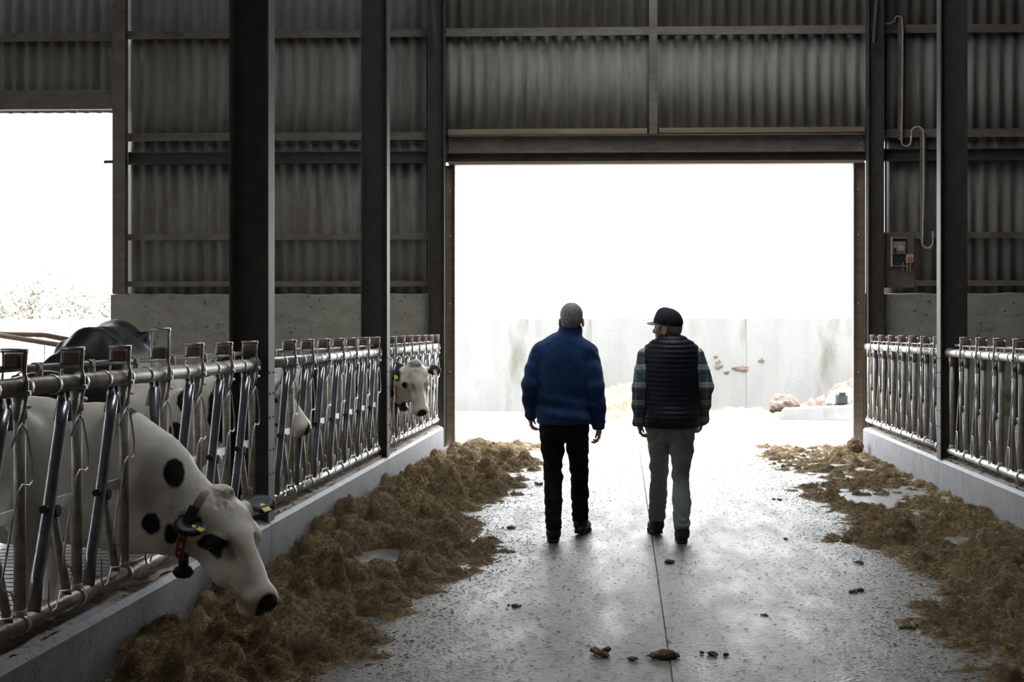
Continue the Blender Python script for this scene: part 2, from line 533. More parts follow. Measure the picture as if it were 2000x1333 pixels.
class Field:
    def __init__(self, lo, hi, h):
        self.lo = np.array(lo, dtype=np.float64)
        self.h = h
        self.n = np.ceil((np.array(hi) - self.lo) / h).astype(int) + 1
        self.f = np.full(self.n, 1.0, dtype=np.float32)

    def _sub(self, lo, hi):
        a = np.clip(np.floor((np.asarray(lo) - self.lo) / self.h).astype(int), 0, self.n)
        b = np.clip(np.ceil((np.asarray(hi) - self.lo) / self.h).astype(int) + 1, 0, self.n)
        if np.any(b <= a):
            return None
        sl = tuple(slice(i, j) for i, j in zip(a, b))
        ax = [(self.lo[i] + self.h * np.arange(a[i], b[i])).astype(np.float32) for i in range(3)]
        return sl, np.meshgrid(*ax, indexing='ij', sparse=True)

    def _mix(self, sl, d, k, cut):
        f = self.f[sl]
        if cut:
            d = -d
            if k <= 0:
                self.f[sl] = np.maximum(f, d)
            else:
                h = np.clip(0.5 - 0.5 * (d - f) / k, 0, 1)
                self.f[sl] = d + (f - d) * h + k * h * (1 - h)
        else:
            if k <= 0:
                self.f[sl] = np.minimum(f, d)
            else:
                h = np.clip(0.5 + 0.5 * (d - f) / k, 0, 1)
                self.f[sl] = d + (f - d) * h - k * h * (1 - h)

    def cone(self, a, b, ra, rb, k=0.02, flat=None, cut=False):
        a = np.asarray(a, float); b = np.asarray(b, float)
        m = max(ra, rb) + k + 3 * self.h
        s = self._sub(np.minimum(a, b) - m, np.maximum(a, b) + m)
        if s is None:
            return self
        sl, (X, Y, Z) = s
        ab = b - a
        L2 = float(ab @ ab) + 1e-12
        px, py, pz = X - a[0], Y - a[1], Z - a[2]
        t = np.clip((px * ab[0] + py * ab[1] + pz * ab[2]) / L2, 0, 1)
        qx, qy, qz = px - t * ab[0], py - t * ab[1], pz - t * ab[2]
        if flat is not None:
            dv, fac = flat
            dv = np.asarray(dv, float); dv = dv / np.linalg.norm(dv)
            c = (qx * dv[0] + qy * dv[1] + qz * dv[2]) * (1 / fac - 1)
            qx, qy, qz = qx + c * dv[0], qy + c * dv[1], qz + c * dv[2]
        d = np.sqrt(qx * qx + qy * qy + qz * qz) - (ra + (rb - ra) * t)
        self._mix(sl, d.astype(np.float32), k, cut)
        return self

    def chain(self, pts, rad, k=0.02, flat=None):
        for i in range(len(pts) - 1):
            self.cone(pts[i], pts[i + 1], rad[i], rad[i + 1], k, flat)
        return self

    def ell(self, c, r, k=0.02, axes=None, cut=False):
        c = np.asarray(c, float); r = np.asarray(r, float)
        m = r.max() + k + 3 * self.h
        s = self._sub(c - m, c + m)
        if s is None:
            return self
        sl, (X, Y, Z) = s
        p = (X - c[0], Y - c[1], Z - c[2])
        if axes is None:
            q = p
        else:
            q = [p[0] * a[0] + p[1] * a[1] + p[2] * a[2] for a in axes]
        k0 = np.sqrt((q[0] / r[0]) ** 2 + (q[1] / r[1]) ** 2 + (q[2] / r[2]) ** 2)
        k1 = np.sqrt((q[0] / r[0] ** 2) ** 2 + (q[1] / r[1] ** 2) ** 2 + (q[2] / r[2] ** 2) ** 2) + 1e-9
        self._mix(sl, (k0 * (k0 - 1) / k1).astype(np.float32), k, cut)
        return self

    def plane(self, n, c):
        """keep only points with n.p <= c"""
        sl, (X, Y, Z) = self._sub(self.lo, self.lo + self.h * self.n)
        d = X * n[0] + Y * n[1] + Z * n[2] - c
        self.f = np.maximum(self.f, d.astype(np.float32))
        return self

    def surface(self):
        f = self.f
        f[0], f[-1] = np.maximum(f[0], 1e-3), np.maximum(f[-1], 1e-3)
        f[:, 0], f[:, -1] = np.maximum(f[:, 0], 1e-3), np.maximum(f[:, -1], 1e-3)
        f[:, :, 0], f[:, :, -1] = np.maximum(f[:, :, 0], 1e-3), np.maximum(f[:, :, -1], 1e-3)
        ins = f < 0
        nx, ny, nz = f.shape
        cnt = np.zeros((nx - 1, ny - 1, nz - 1), dtype=np.uint8)
        for i in (0, 1):
            for j in (0, 1):
                for k in (0, 1):
                    cnt += ins[i:nx - 1 + i, j:ny - 1 + j, k:nz - 1 + k]
        act = np.argwhere((cnt > 0) & (cnt < 8))
        idx = np.full(cnt.shape, -1, dtype=np.int32)
        idx[act[:, 0], act[:, 1], act[:, 2]] = np.arange(len(act))
        acc = np.zeros((len(act), 3)); num = np.zeros(len(act))
        for axis in range(3):
            o1, o2 = [a for a in range(3) if a != axis]
            for p in (0, 1):
                for q in (0, 1):
                    c0 = act.copy(); c0[:, o1] += p; c0[:, o2] += q
                    c1 = c0.copy(); c1[:, axis] += 1
                    f0 = f[c0[:, 0], c0[:, 1], c0[:, 2]].astype(float)
                    f1 = f[c1[:, 0], c1[:, 1], c1[:, 2]].astype(float)
                    x = (f0 < 0) != (f1 < 0)
                    t = np.where(x, f0 / np.where(x, f0 - f1, 1), 0)
                    pt = c0.astype(float); pt[:, axis] += t
                    acc[x] += pt[x]; num[x] += 1
        V = self.lo + self.h * acc / num[:, None]
        quads = []
        for axis in range(3):
            o1, o2 = [a for a in range(3) if a != axis]
            s0 = [slice(None)] * 3; s1 = [slice(None)] * 3
            s0[axis] = slice(0, -1); s1[axis] = slice(1, None)
            for o in (o1, o2):
                s0[o] = slice(1, -1); s1[o] = slice(1, -1)
            A, B = ins[tuple(s0)], ins[tuple(s1)]
            e = np.argwhere(A != B)
            if not len(e):
                continue
            flip = A[e[:, 0], e[:, 1], e[:, 2]]
            base = e.copy()
            base[:, o1] += 1; base[:, o2] += 1
            cs = []
            for p, q in ((-1, -1), (0, -1), (0, 0), (-1, 0)):
                c = base.copy(); c[:, o1] += p; c[:, o2] += q
                cs.append(idx[c[:, 0], c[:, 1], c[:, 2]])
            Q = np.stack(cs, 1)
            if axis == 1:
                flip = ~flip
            Q[~flip] = Q[~flip][:, ::-1]
            quads.append(Q)
        return V, np.concatenate(quads)


def vert_normals(V, F):
    n = np.zeros_like(V)
    fn = np.cross(V[F[:, 2]] - V[F[:, 0]], V[F[:, 3]] - V[F[:, 1]])
    for i in range(4):
        np.add.at(n, F[:, i], fn)
    return n / (np.linalg.norm(n, axis=1, keepdims=True) + 1e-12)


def relax(V, F, it=1, lam=0.5):
    for _ in range(it):
        s = np.zeros_like(V); c = np.zeros(len(V))
        for i in range(4):
            a, b = F[:, i], F[:, (i + 1) % 4]
            np.add.at(s, a, V[b]); np.add.at(c, a, 1)
            np.add.at(s, b, V[a]); np.add.at(c, b, 1)
        V = V + lam * (s / c[:, None] - V)
    return V


# ------------------------------------------------------------------ setting: floor, pens, yard
FX, KX, KR, FR = -2.45, -2.36, 3.15, 3.24      # left fence, left kerb face, right kerb face, right fence
WY = 19.4                                       # inner face of the far wall's sheets
PEN_Z = 0.12
Y0 = -10.0

fl = tag(empty('floor'), kind='structure')
for x0, x1 in ((KX, 0.226), (0.234, KR)):
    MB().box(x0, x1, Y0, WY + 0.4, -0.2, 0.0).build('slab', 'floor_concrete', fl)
MB().box(0.226, 0.234, Y0, WY + 0.4, -0.2, -0.012).build('joint_filler', 'dirt', fl)

for nm, xa, xb in (('floor_left', -16.0, -2.66), ('floor_right', 3.45, 16.8)):
    pr = tag(empty(nm), kind='structure')
    MB().box(xa, xb, Y0, WY + 0.4, -0.2, PEN_Z - 0.02).build('base', 'pen_floor', pr)
    # grooved slats that can be seen under the front cow
    if nm == 'floor_left':
        sm = MB().box(-0.75, 0.75, -0.058, 0.058, -0.018, 0.018, 0.008).mesh('slat', 'pen_floor')
        for i in range(72):
            link('slat', sm, pr, (-3.45, 5.3 + i * 0.135, PEN_Z - 0.018))

tag(MB().box(-60, 60, WY + 0.4, 120, -0.25, -0.005).build('floor_yard', 'yard_concrete'), kind='structure')
tag(MB().box(-60, -16.0, -40, WY + 0.4, -0.25, -0.005).build('floor_yard_left', 'yard_concrete'), kind='structure')
tag(MB().box(16.8, 60, -40, WY + 0.4, -0.25, -0.005).build('floor_yard_right', 'yard_concrete'), kind='structure')
tag(MB().box(-16, 16.8, -40, Y0, -0.25, -0.005).build('floor_yard_back', 'yard_concrete'), kind='structure')

# kerbs: vertical face, chamfered nose, top rising slightly to the fence
for nm, lab, xf, xb in (('feed_kerb', 'concrete feed kerb under the left row of headlock gates', KX, -2.68),
                        ('feed_kerb', 'concrete feed kerb under the right row of headlock gates', KR, 3.47)):
    sgn = 1 if xb > xf else -1
    k = tag(empty(nm, (0, 0, 0)), lab, 'kerb')
    ys = [Y0] + [9.5 + 4.8 * i for i in range(-3, 2)] + [18.75]
    for a, b in zip(ys[:-1], ys[1:]):
        pr = [(xf, 0.0), (xf, 0.285), (xf + sgn * 0.025, 0.312), (xf + sgn * 0.2, 0.335), (xb, 0.335), (xb, 0.0)]
        if sgn < 0:
            pr = pr[::-1]
        mb = MB()
        n = len(pr)
        mb.add([(x, y, z) for y in (a + 0.004, b - 0.004) for x, z in pr],
               [(i, n + i, n + (i + 1) % n, (i + 1) % n) for i in range(n)] + [tuple(range(n)), tuple(range(2 * n - 1, n - 1, -1))])
        mb.build('kerb_block', 'kerb_concrete', k)

# ------------------------------------------------------------------ far wall
wf = tag(empty('wall_far'), kind='structure')
PITCH, AMP, COVER = 0.178, 0.024, 1.068      # six waves per sheet
SHEETS = {}


def sheet_mesh(width, z0, z1, mat):
    key = (round(width, 3), round(z0, 3), round(z1, 3), mat)
    if key in SHEETS:
        return SHEETS[key]
    n = max(4, int(round(width / PITCH * 10)))
    xs = np.linspace(0, width + 0.07, n + 1)
    yy = AMP * np.cos(2 * np.pi * xs / PITCH)
    V, F = [], []
    for x, y in zip(xs, yy):
        for dy in (0.0, 0.007):
            for z in (z0, z1):
                V.append((x, y + dy, z))
    for i in range(n):
        a, b = i * 4, i * 4 + 4
        F += [(a, b, b + 1, a + 1), (a + 2, a + 3, b + 3, b + 2), (a, a + 2, b + 2, b), (a + 1, b + 1, b + 3, a + 3)]
    me = numpy_mesh('sheet', V, F, mat, True)
    SHEETS[key] = me
    return me


def sheet_run(x0, x1, z0, z1, mat, jitter=0.004):
    x = x0
    i = 0
    while x < x1 - 0.03:
        w = min(COVER, x1 - x)
        link('sheet', sheet_mesh(w, z0, z1, mat), wf, (x, WY + 0.05 + (i % 2) * 0.008 + random.uniform(0, jitter), 0))
        x += w
        i += 1


sheet_run(-6.86, -2.50, 2.0, 4.25, 'fibre_cement')
sheet_run(-6.86, -2.50, 4.15, 5.70, 'fibre_cement')
sheet_run(-6.86, -2.50, 5.62, 8.3, 'fibre_cement_pale')
sheet_run(-2.45, 3.36, 4.20, 5.70, 'fibre_cement')
sheet_run(-2.45, 3.36, 5.62, 8.9, 'fibre_cement')
sheet_run(3.545, 16.2, 2.0, 4.25, 'fibre_cement')
sheet_run(3.40, 16.2, 4.15, 5.70, 'fibre_cement')
sheet_run(3.40, 16.2, 5.62, 8.3, 'fibre_cement')
sheet_run(-13.3, -7.0, 4.60, 5.70, 'fibre_cement')
sheet_run(-13.3, -7.0, 5.62, 8.3, 'fibre_cement_pale')
sheet_run(-16.0, -13.3, 2.0, 5.70, 'fibre_cement')
sheet_run(-16.0, -13.3, 5.62, 8.3, 'fibre_cement')


def channel(x0, x1, z, h=0.11, d=0.075, t=0.008, y=None, name='girt', mat='girt_steel'):
    """angle girt: top flange back to the sheets, upright face towards the passage"""
    yb = WY + 0.02 if y is None else y
    yf = yb - d
    pr = [(yb, z + h - t), (yb, z + h), (yf, z + h), (yf, z), (yf + 0.03, z), (yf + 0.03, z + t), (yf + t, z + t), (yf + t, z + h - t)][::-1]
    return MB().prism(pr, 0, x0, x1).build(name, mat, wf)


bays = [(-6.80, -2.62), (3.50, 7.9), (8.1, 12.4), (12.6, 16.2)]
for i, (a, b) in enumerate(bays):
    channel(a, b, 5.60)
    channel(a, b, 4.19)
    channel(a, b, 2.825, h=0.085)
    channel(a if i != 1 else 3.96, b, 2.185, h=0.075)
    # deeper rolled beam below the middle girt
    pr = [(WY - 0.10, 3.87), (WY - 0.10, 3.885), (WY - 0.045, 3.885), (WY - 0.045, 4.02), (WY - 0.10, 4.02), (WY - 0.10, 4.035),
          (WY + 0.02, 4.035), (WY + 0.02, 4.02), (WY - 0.03, 4.02), (WY - 0.03, 3.885), (WY + 0.02, 3.885), (WY + 0.02, 3.87)]
    MB().prism(pr[::-1], 0, a, b).build('rolled_beam', 'dark_steel', wf)
channel(-2.40, 3.28, 5.60)
channel(-13.3, -6.98, 5.58)
# short upright between the two lower girts, left of the second column
MB().prism([(-4.86, WY + 0.02), (-4.86, WY - 0.06), (-4.85, WY - 0.06), (-4.85, WY + 0.01), (-4.79, WY + 0.01), (-4.79, WY + 0.02)], 2, 2.1, 2.83).build('short_upright', 'girt_steel', wf)
# edge angles where the sheets meet the door columns
for x in (-2.66, 3.56):
    MB().box(x - 0.012, x + 0.012, WY - 0.03, WY + 0.03, 2.1 if x < 0 else 2.87, 5.6).build('edge_angle', 'dark_steel', wf)

# concrete plinths with a raw, slightly uneven top
for x0, x1 in ((-7.04, -2.43), (3.28, 16.2), (-16.0, -13.3)):
    n = int((x1 - x0) / 0.16)
    V, F = [], []
    for i in range(n + 1):
        x = x0 + (x1 - x0) * i / n
        dz = 0.006 * math.sin(i * 1.7) + 0.004 * math.sin(i * 0.6)
        for y, z in ((WY - 0.06, -0.1), (WY - 0.06, 2.07 + dz), (WY - 0.045, 2.085 + dz), (WY + 0.16, 2.085 + dz), (WY + 0.16, -0.1)):
            V.append((x, y, z))
    for i in range(n):
        for j in range(4):
            a = i * 5 + j
            F.append((a, a + 1, a + 6, a + 5))
    mb = MB().add(V, F)
    mb.f += [(4, 3, 2, 1, 0), tuple(n * 5 + j for j in range(5))]
    mb.smooth += [False, False]
    mb.build('concrete_plinth', 'wall_concrete', wf)

# door header: rolled beam with rusty ledge, then the door track box and its timber lip
MB().box(-2.37, 0.34, WY - 0.13, WY + 0.06, 4.245, 4.32, 0.004).build('header_ledge', 'header_timber', wf)
MB().box(0.50, 3.26, WY - 0.13, WY + 0.06, 4.255, 4.325, 0.004).build('header_ledge', 'header_timber', wf)
pr = [(WY - 0.12, 4.0), (WY - 0.12, 4.02), (WY - 0.03, 4.02), (WY - 0.03, 4.225), (WY - 0.12, 4.225), (WY - 0.12, 4.245),
      (WY + 0.07, 4.245), (WY + 0.07, 4.225), (WY + 0.0, 4.225), (WY + 0.0, 4.02), (WY + 0.07, 4.02), (WY + 0.07, 4.0)]
MB().prism(pr[::-1], 0, -2.37, 3.27).build('header_beam', 'girt_steel', wf)
for xa_, xb_ in ((-2.47, -2.372), (3.272, 3.36)):
    MB().box(xa_, xb_, WY - 0.03, WY + 0.05, 3.885, 4.30, 0.003).build('header_infill', 'dark_steel', wf)
MB().box(-2.37, 3.27, WY - 0.03, WY + 0.05, 3.885, 3.998, 0.003).build('track_box', 'dark_steel', wf)
MB().box(-2.37, 3.27, WY - 0.09, WY + 0.07, 3.845, 3.885, 0.003).build('timber_lip', 'header_timber', wf)
for x in (-2.34, 3.22):
    for z in (4.05, 4.12, 4.19):
        MB().lathe([(0.014, -0.02), (0.014, 0.0)], (x, WY - 0.045, z), 6, axis=1).build('bolt', 'dusty_pipe', wf)
# lintel over the left opening
MB().box(-13.3, -6.98, WY - 0.1, WY + 0.03, 4.63, 4.85, 0.006).build('lintel', 'girt_steel', wf)
channel(-13.3, -6.98, 4.84, h=0.05, d=0.13)


# gable above and behind, roof with open ridge, side and back walls (all outside the frame; openings sized for the light inside)
def wall_boards(nm, boxes, mat='fibre_cement'):
    w = tag(empty(nm), kind='structure')
    for b in boxes:
        MB().box(*b).build('cladding', mat, w)
    return w


RIDGE, RX, EZ, RZ = 0.45, 0.4, 6.3, 9.6
tag(MB().prism([(-16.2, 8.25), (17.0, 8.25), (17.0, 8.3), (0.4, 9.9), (-16.2, 8.3)], 1, WY + 0.06, WY + 0.12).build('wall_gable', 'fibre_cement'), kind='structure')
for nm, xe in (('roof_left', -16.4), ('roof_right', 17.2)):
    s = 1 if xe > 0 else -1
    xr = RX + s * RIDGE
    pr = [(xe, EZ), (xr, RZ), (xr, RZ + 0.06), (xe, EZ + 0.06)]
    rf = tag(empty(nm), kind='structure')
    MB().prism(pr, 1, Y0 - 0.5, WY + 0.6).build('roof_cladding', 'fibre_cement', rf)
    for i in range(7):
        y = 19.0 - 4.8 * i
        MB().prism([(xe, EZ - 0.35), (xr, RZ - 0.35), (xr, RZ - 0.02), (xe, EZ - 0.02)], 1, y - 0.09, y + 0.09).build('rafter', 'dark_steel', rf)
rc = tag(empty('roof_ridge'), kind='structure')  # unseen caps, laid so the gap between them lights the feed and front cow
for ya_, yb_ in ((Y0 - 0.5, 6.8), (18.6, WY + 0.6)):
    MB().prism([(RX - RIDGE - 0.2, RZ - 0.02), (RX, RZ + 0.12), (RX + RIDGE + 0.2, RZ - 0.02), (RX + RIDGE + 0.2, RZ + 0.1), (RX, RZ + 0.24), (RX - RIDGE - 0.2, RZ + 0.1)], 1, ya_, yb_).build('ridge_cap', 'fibre_cement', rc)
wall_boards('wall_left', [(-16.3, -16.1, Y0, WY + 0.3, 0, 3.6), (-16.3, -16.1, Y0, WY + 0.3, 4.4, 6.4)])
wall_boards('wall_right', [(16.9, 17.1, Y0, WY + 0.3, 0, 6.4)])
wall_boards('wall_back', [(-16.2, 17.0, Y0 - 0.2, Y0, 0, 9.8)])

# ------------------------------------------------------------------ steel columns


def ibeam(name, label, x0, x1, y, z0, z1, fw=0.17, tf=0.014, tw=0.01, mat='dark_steel', aisle=None, flip=False):
    """I-section column. Web across the shed (along X) unless flip; flanges at both X ends"""
    r = tag(empty(name, ((x0 + x1) / 2, y, z0)), label, 'column')
    hw = (x1 - x0) / 2
    h = z1 - z0
    if not flip:
        MB().box(-hw + tf, hw - tf, -tw / 2, tw / 2, 0, h).build('web', mat, r)
        for s in (-1, 1):
            a, b = sorted((s * hw, s * (hw - tf)))
            MB().box(a, b, -fw / 2, fw / 2, 0, h).build('flange', mat, r)
    else:
        MB().box(-tw / 2, tw / 2, -fw / 2 + tf, fw / 2 - tf, 0, h).build('web', mat, r)
        for s in (-1, 1):
            a, b = sorted((s * fw / 2, s * (fw / 2 - tf)))
            MB().box(-hw, hw, a, b, 0, h).build('flange', mat, r)
    if aisle:
        s = aisle
        bm = MB().lathe([(0.009, 0.0), (0.008, 0.004)], (0, 0, 0), 6, axis=0).mesh('bolt', 'rubber')
        for z in (0.15, 0.32, 0.48, 0.7, 0.86, 1.0):
            for yy in (-0.05, 0.05):
                link('bolt', bm, r, (s * hw - (0.004 if s < 0 else 0.0) + (0.0005 * s), yy, z))
    return r


for i, y in enumerate((4.7, 9.5, 14.3)):
    ibeam('steel_column', ['steel column of the left row nearest the camera', 'nearest dark steel column in view on the left, beside the feeding cow',
                           'second dark steel column on the left, beside the cow looking out'][i], KX - 0.265, KX, y, 0.312, 7.6, aisle=1)
    ibeam('steel_column', ['steel column of the right row nearest the camera', 'steel column of the right row opposite the nearest left column',
                           'dark steel column standing in the right row of headlock gates'][i], KR, KR + 0.265, y, 0.312, 7.6, aisle=-1)
ibeam('steel_column', 'dark wall column left of the big doorway', -2.62, -2.40, WY - 0.16, 0.0, 8.4, fw=0.2, flip=False)
ibeam('steel_column', 'dark wall column right of the big doorway', 3.285, 3.495, WY - 0.16, 0.0, 8.4, fw=0.2)
ibeam('wall_post', 'grey steel post at the right edge of the left opening', -6.985, -6.81, WY - 0.09, 2.085, 8.2, fw=0.12, mat='girt_steel', flip=True)
ibeam('wall_post', 'short steel post above the middle of the big doorway', 0.365, 0.475, WY - 0.09, 4.24, 8.7, fw=0.1, mat='girt_steel', flip=True)
o = tag(empty('latch_bolt', (-7.04, WY - 0.13, 3.9)), 'small steel latch bracket sticking out of the post by the left opening', 'latch')
MB().box(-0.06, 0.06, -0.03, 0.03, -0.02, 0.02, 0.004).build('bracket_plate', 'dark_steel', o)
MB().tube([(-0.07, 0, -0.01), (-0.01, 0, -0.01)], 0.014, 8).build('bolt', 'dark_steel', o)
# door jambs
for lab, x0, x1 in (('brown steel door jamb left of the big doorway', -2.43, -2.276), ('brown steel door jamb right of the big doorway', 3.118, 3.277)):
    j = tag(empty('door_jamb', ((x0 + x1) / 2, WY - 0.05, 0)), lab, 'door jamb')
    w = (x1 - x0) / 2
    inner = w if x0 < 0 else -w
    MB().prism([(-w, 0.06), (-w, -0.05), (-w + 0.012, -0.05), (-w + 0.012, 0.048), (w - 0.012, 0.048), (w - 0.012, -0.05), (w, -0.05), (w, 0.06)][::-1], 2, 0, 3.845).build('channel', 'header_timber', j)
    bm = MB().lathe([(0.011, -0.01), (0.011, 0.0)], (0, 0, 0), 8, axis=1).mesh('bolt', 'white_paint')
    for z in (1.02, 1.95, 2.88, 3.5):
        link('bolt', bm, j, (0.0, 0.048, z))
# knee braces at the wall columns
for lab, xa, xb in (('slanting steel knee brace above the left door column', -2.52, -2.62), ('slanting steel knee brace above the right door column', 3.36, 3.42)):
    tag(MB().tube([(xa, WY - 0.3, 5.42), (xb, WY - 0.75, 7.4)], 0.035, 4, smooth=False).build('knee_brace', 'dark_steel'), lab, 'brace')

# ------------------------------------------------------------------ headlock feed gates
ZB, ZT = 0.405, 1.37
H = ZT - ZB


def up_pt(x, y, ref=420.0, sc=560.0):
    return ((x - ref) / sc, (1075 + (ref - x) * 0.48 - y) / 1150.0 * 0.96)


def fence_meshes():
    M = {}
    mb = MB().tube([(0, 0, 0.0), (0, 0, H)], 0.024, 12)
    mb.tube([(0, 0, H - 0.13), (0, 0, H - 0.03)], 0.029, 12)
    mb.tube([(0, 0, 0.02), (0, 0, 0.06)], 0.028, 12)
    M['upright'] = mb.mesh('upright', 'dusty_pipe')
    bar = [(-0.16, -0.005, 0.88), (-0.20, -0.005, 0.78), (-0.33, -0.005, 0.43), (-0.405, -0.005, 0.25), (-0.45, -0.005, 0.16), (-0.475, -0.005, 0.03)]
    mb = MB().tube(bar, 0.027, 12)
    mb.tube([(-0.16, 0.03, 0.80), (-0.15, 0.02, 0.87), (-0.185, 0.0, 0.92)], 0.012, 6)
    mb.tube([(-0.16, -0.03, 0.80), (-0.14, -0.02, 0.87), (-0.11, 0.0, 0.92)], 0.012, 6)
    M['open'] = mb.mesh('neck_bar', 'worn_tube')
    mb = MB().tube([(-0.165, -0.005, 0.90), (-0.165, -0.005, 0.43), (-0.165, -0.005, 0.03)], 0.027, 12)
    mb.tube([(-0.165, 0.03, 0.80), (-0.155, 0.02, 0.87), (-0.19, 0.0, 0.92)], 0.012, 6)
    mb.tube([(-0.165, -0.03, 0.80), (-0.145, -0.02, 0.87), (-0.11, 0.0, 0.92)], 0.012, 6)
    M['closed'] = mb.mesh('neck_bar', 'worn_tube')
    M['pivot_open'] = MB().tube([(-0.39, -0.005, 0.44), (-0.355, -0.005, 0.44), (-0.26, -0.005, 0.425), (-0.235, -0.005, 0.425)], 0.017, 8).tube(
        [(-0.275, -0.03, 0.42), (-0.275, 0.03, 0.42)], 0.026, 10).mesh('pivot_bolt', 'rubber')
    M['pivot_closed'] = MB().tube([(-0.22, -0.005, 0.43), (-0.11, -0.005, 0.43)], 0.017, 8).tube(
        [(-0.125, -0.03, 0.43), (-0.125, 0.03, 0.43)], 0.026, 10).mesh('pivot_bolt', 'rubber')
    M['brace'] = MB().tube([(-0.275, 0.0, 0.42), (-0.10, 0.0, 0.0)], 0.02, 10).mesh('brace', 'dusty_pipe')
    M['brace_closed'] = MB().tube([(-0.115, 0.0, 0.42), (-0.04, 0.0, 0.0)], 0.02, 10).mesh('brace', 'dusty_pipe')
    M['plate'] = MB().box(-0.27, -0.02, -0.006, 0.006, 0.425, 0.475, 0.002).mesh('pivot_plate', 'galvanised')
    M['plate_closed'] = MB().box(-0.12, -0.02, -0.006, 0.006, 0.425, 0.475, 0.002).mesh('pivot_plate', 'galvanised')
    w = [(320, 240), (345, 160), (370, 112), (395, 130), (412, 200), (430, 290), (430, 370), (412, 400), (372, 405), (350, 450), (312, 650), (270, 880),
         (276, 920), (318, 930), (335, 980), (318, 1050), (250, 1062), (225, 1150), (198, 1172), (182, 1130), (185, 1010)]
    M['wire'] = MB().tube([(a, -0.045, b) for a, b in (up_pt(*p) for p in w)], 0.0048, 6).mesh('trip_rod', 'galvanised')
    w2 = [(-0.07, 0.93), (-0.085, 0.86), (-0.06, 0.80), (-0.05, 0.70), (-0.065, 0.62), (-0.10, 0.64), (-0.075, 0.75), (-0.11, 0.60), (-0.19, 0.34), (-0.26, 0.10),
          (-0.25, 0.02), (-0.20, 0.03), (-0.17, 0.12), (-0.19, 0.22), (-0.235, 0.22)]
    M['wire_closed'] = MB().tube([(a, -0.045, b) for a, b in w2], 0.0058, 6).mesh('trip_rod', 'galvanised')

    def bracket(hi):
        mb = MB()
        top = H + 0.035 + hi
        for q in (-1, 1):
            path = [(-0.09 if q < 0 else -0.11, q * 0.03, H - (0.17 if q < 0 else 0.09)), (-0.075, q * 0.046, H - 0.09), (-0.06, q * 0.05, H - 0.03), (-0.055, q * 0.05, H + 0.02),
                    (-0.06, q * 0.044, H + 0.06), (-0.05, q * 0.046, top)]
            mb.tube(path, 0.012, 6, flat=(0.55, 1.15), radii=[0.007, 0.010, 0.011, 0.010, 0.008, 0.009])
        mb.tube([(-0.05, -0.055, top), (-0.05, 0.055, top)], 0.009, 8)
        mb.tube([(-0.06, -0.07, H - 0.02), (-0.06, -0.04, H - 0.02)], 0.011, 8)
        mb.tube([(-0.07, -0.04, H - 0.075), (-0.03, -0.055, H - 0.075)], 0.01, 8)
        return mb.mesh('latch_bracket', 'galvanised')
    M['bracket'] = bracket(0.115)
    M['bracket_high'] = bracket(0.20)
    M['block'] = MB().box(-0.085, -0.015, -0.034, 0.034, H + 0.078, H + 0.14, 0.008).mesh('latch_block', 'rusty_block')
    M['collar'] = MB().tube([(-0.018, 0, 0), (0.018, 0, 0)], 0.0435, 14).mesh('rail_collar', 'galvanised')
    M['lug'] = MB().tube([(-0.05, 0, 0), (-0.015, 0, 0)], 0.021, 10).box(-0.005, 0.02, -0.014, 0.014, -0.075, 0.02, 0.004).mesh('rod_lug', 'dusty_pipe')
    return M


FM = fence_meshes()


def fence(label, origin, rz, length, first, n, closed, railmat='dusty_pipe', pitch=0.605, endpost=None, wiremode='open'):
    r = tag(empty('headlock_gate', origin, rz), label, 'feed gate', 'headlock gates along the feed passage')
    MB().tube([(0.1, 0, ZT), (length, 0, ZT)], 0.039, 16).build('top_rail', railmat, r)
    MB().tube([(0.1, 0, ZB), (length, 0, ZB)], 0.034, 16).build('bottom_rail', railmat, r)
    MB().tube([(0.14, 0.045, ZT + 0.075), (length - 0.05, 0.045, ZT + 0.075)], 0.014, 10).build('locking_rod', railmat, r)
    for s in (0.1, length):
        MB().lathe([(0.05, -0.006), (0.05, 0.006)], (s, 0, ZT), 14, axis=0).build('end_flange', 'dusty_pipe', r)
    if endpost is not None:
        link('upright', FM['upright'], r, (endpost, 0, ZB))
    for i in range(n):
        s = first + i * pitch
        c = (i in closed) if isinstance(closed, (set, frozenset)) else closed
        at = (s, 0, ZB)
        link('upright', FM['upright'], r, at)
        nb = link('neck_bar', FM['closed' if c else 'open'], r, at)
        pv = link('pivot_bolt', FM['pivot_closed' if c else 'pivot_open'], nb)
        link('brace', FM['brace_closed' if c else 'brace'], r, at)
        link('pivot_plate', FM['plate_closed' if c else 'plate'], r, at)
        link('trip_rod', FM['wire_closed' if wiremode == 'closed' else 'wire'], r, at)
        lb = link('latch_bracket', FM['bracket_high' if (c and wiremode == 'open') else 'bracket'], r, at)
        link('latch_block', FM['block'], lb)
        for ds in (0.03, -0.28):
            link('rail_collar', FM['collar'], r, (s + ds, 0, ZT))
        link('rail_collar', FM['collar'], r, (s, 0, ZB))
        link('rod_lug', FM['lug'], r, (s - 0.31, 0.045, ZT + 0.075))
    return r


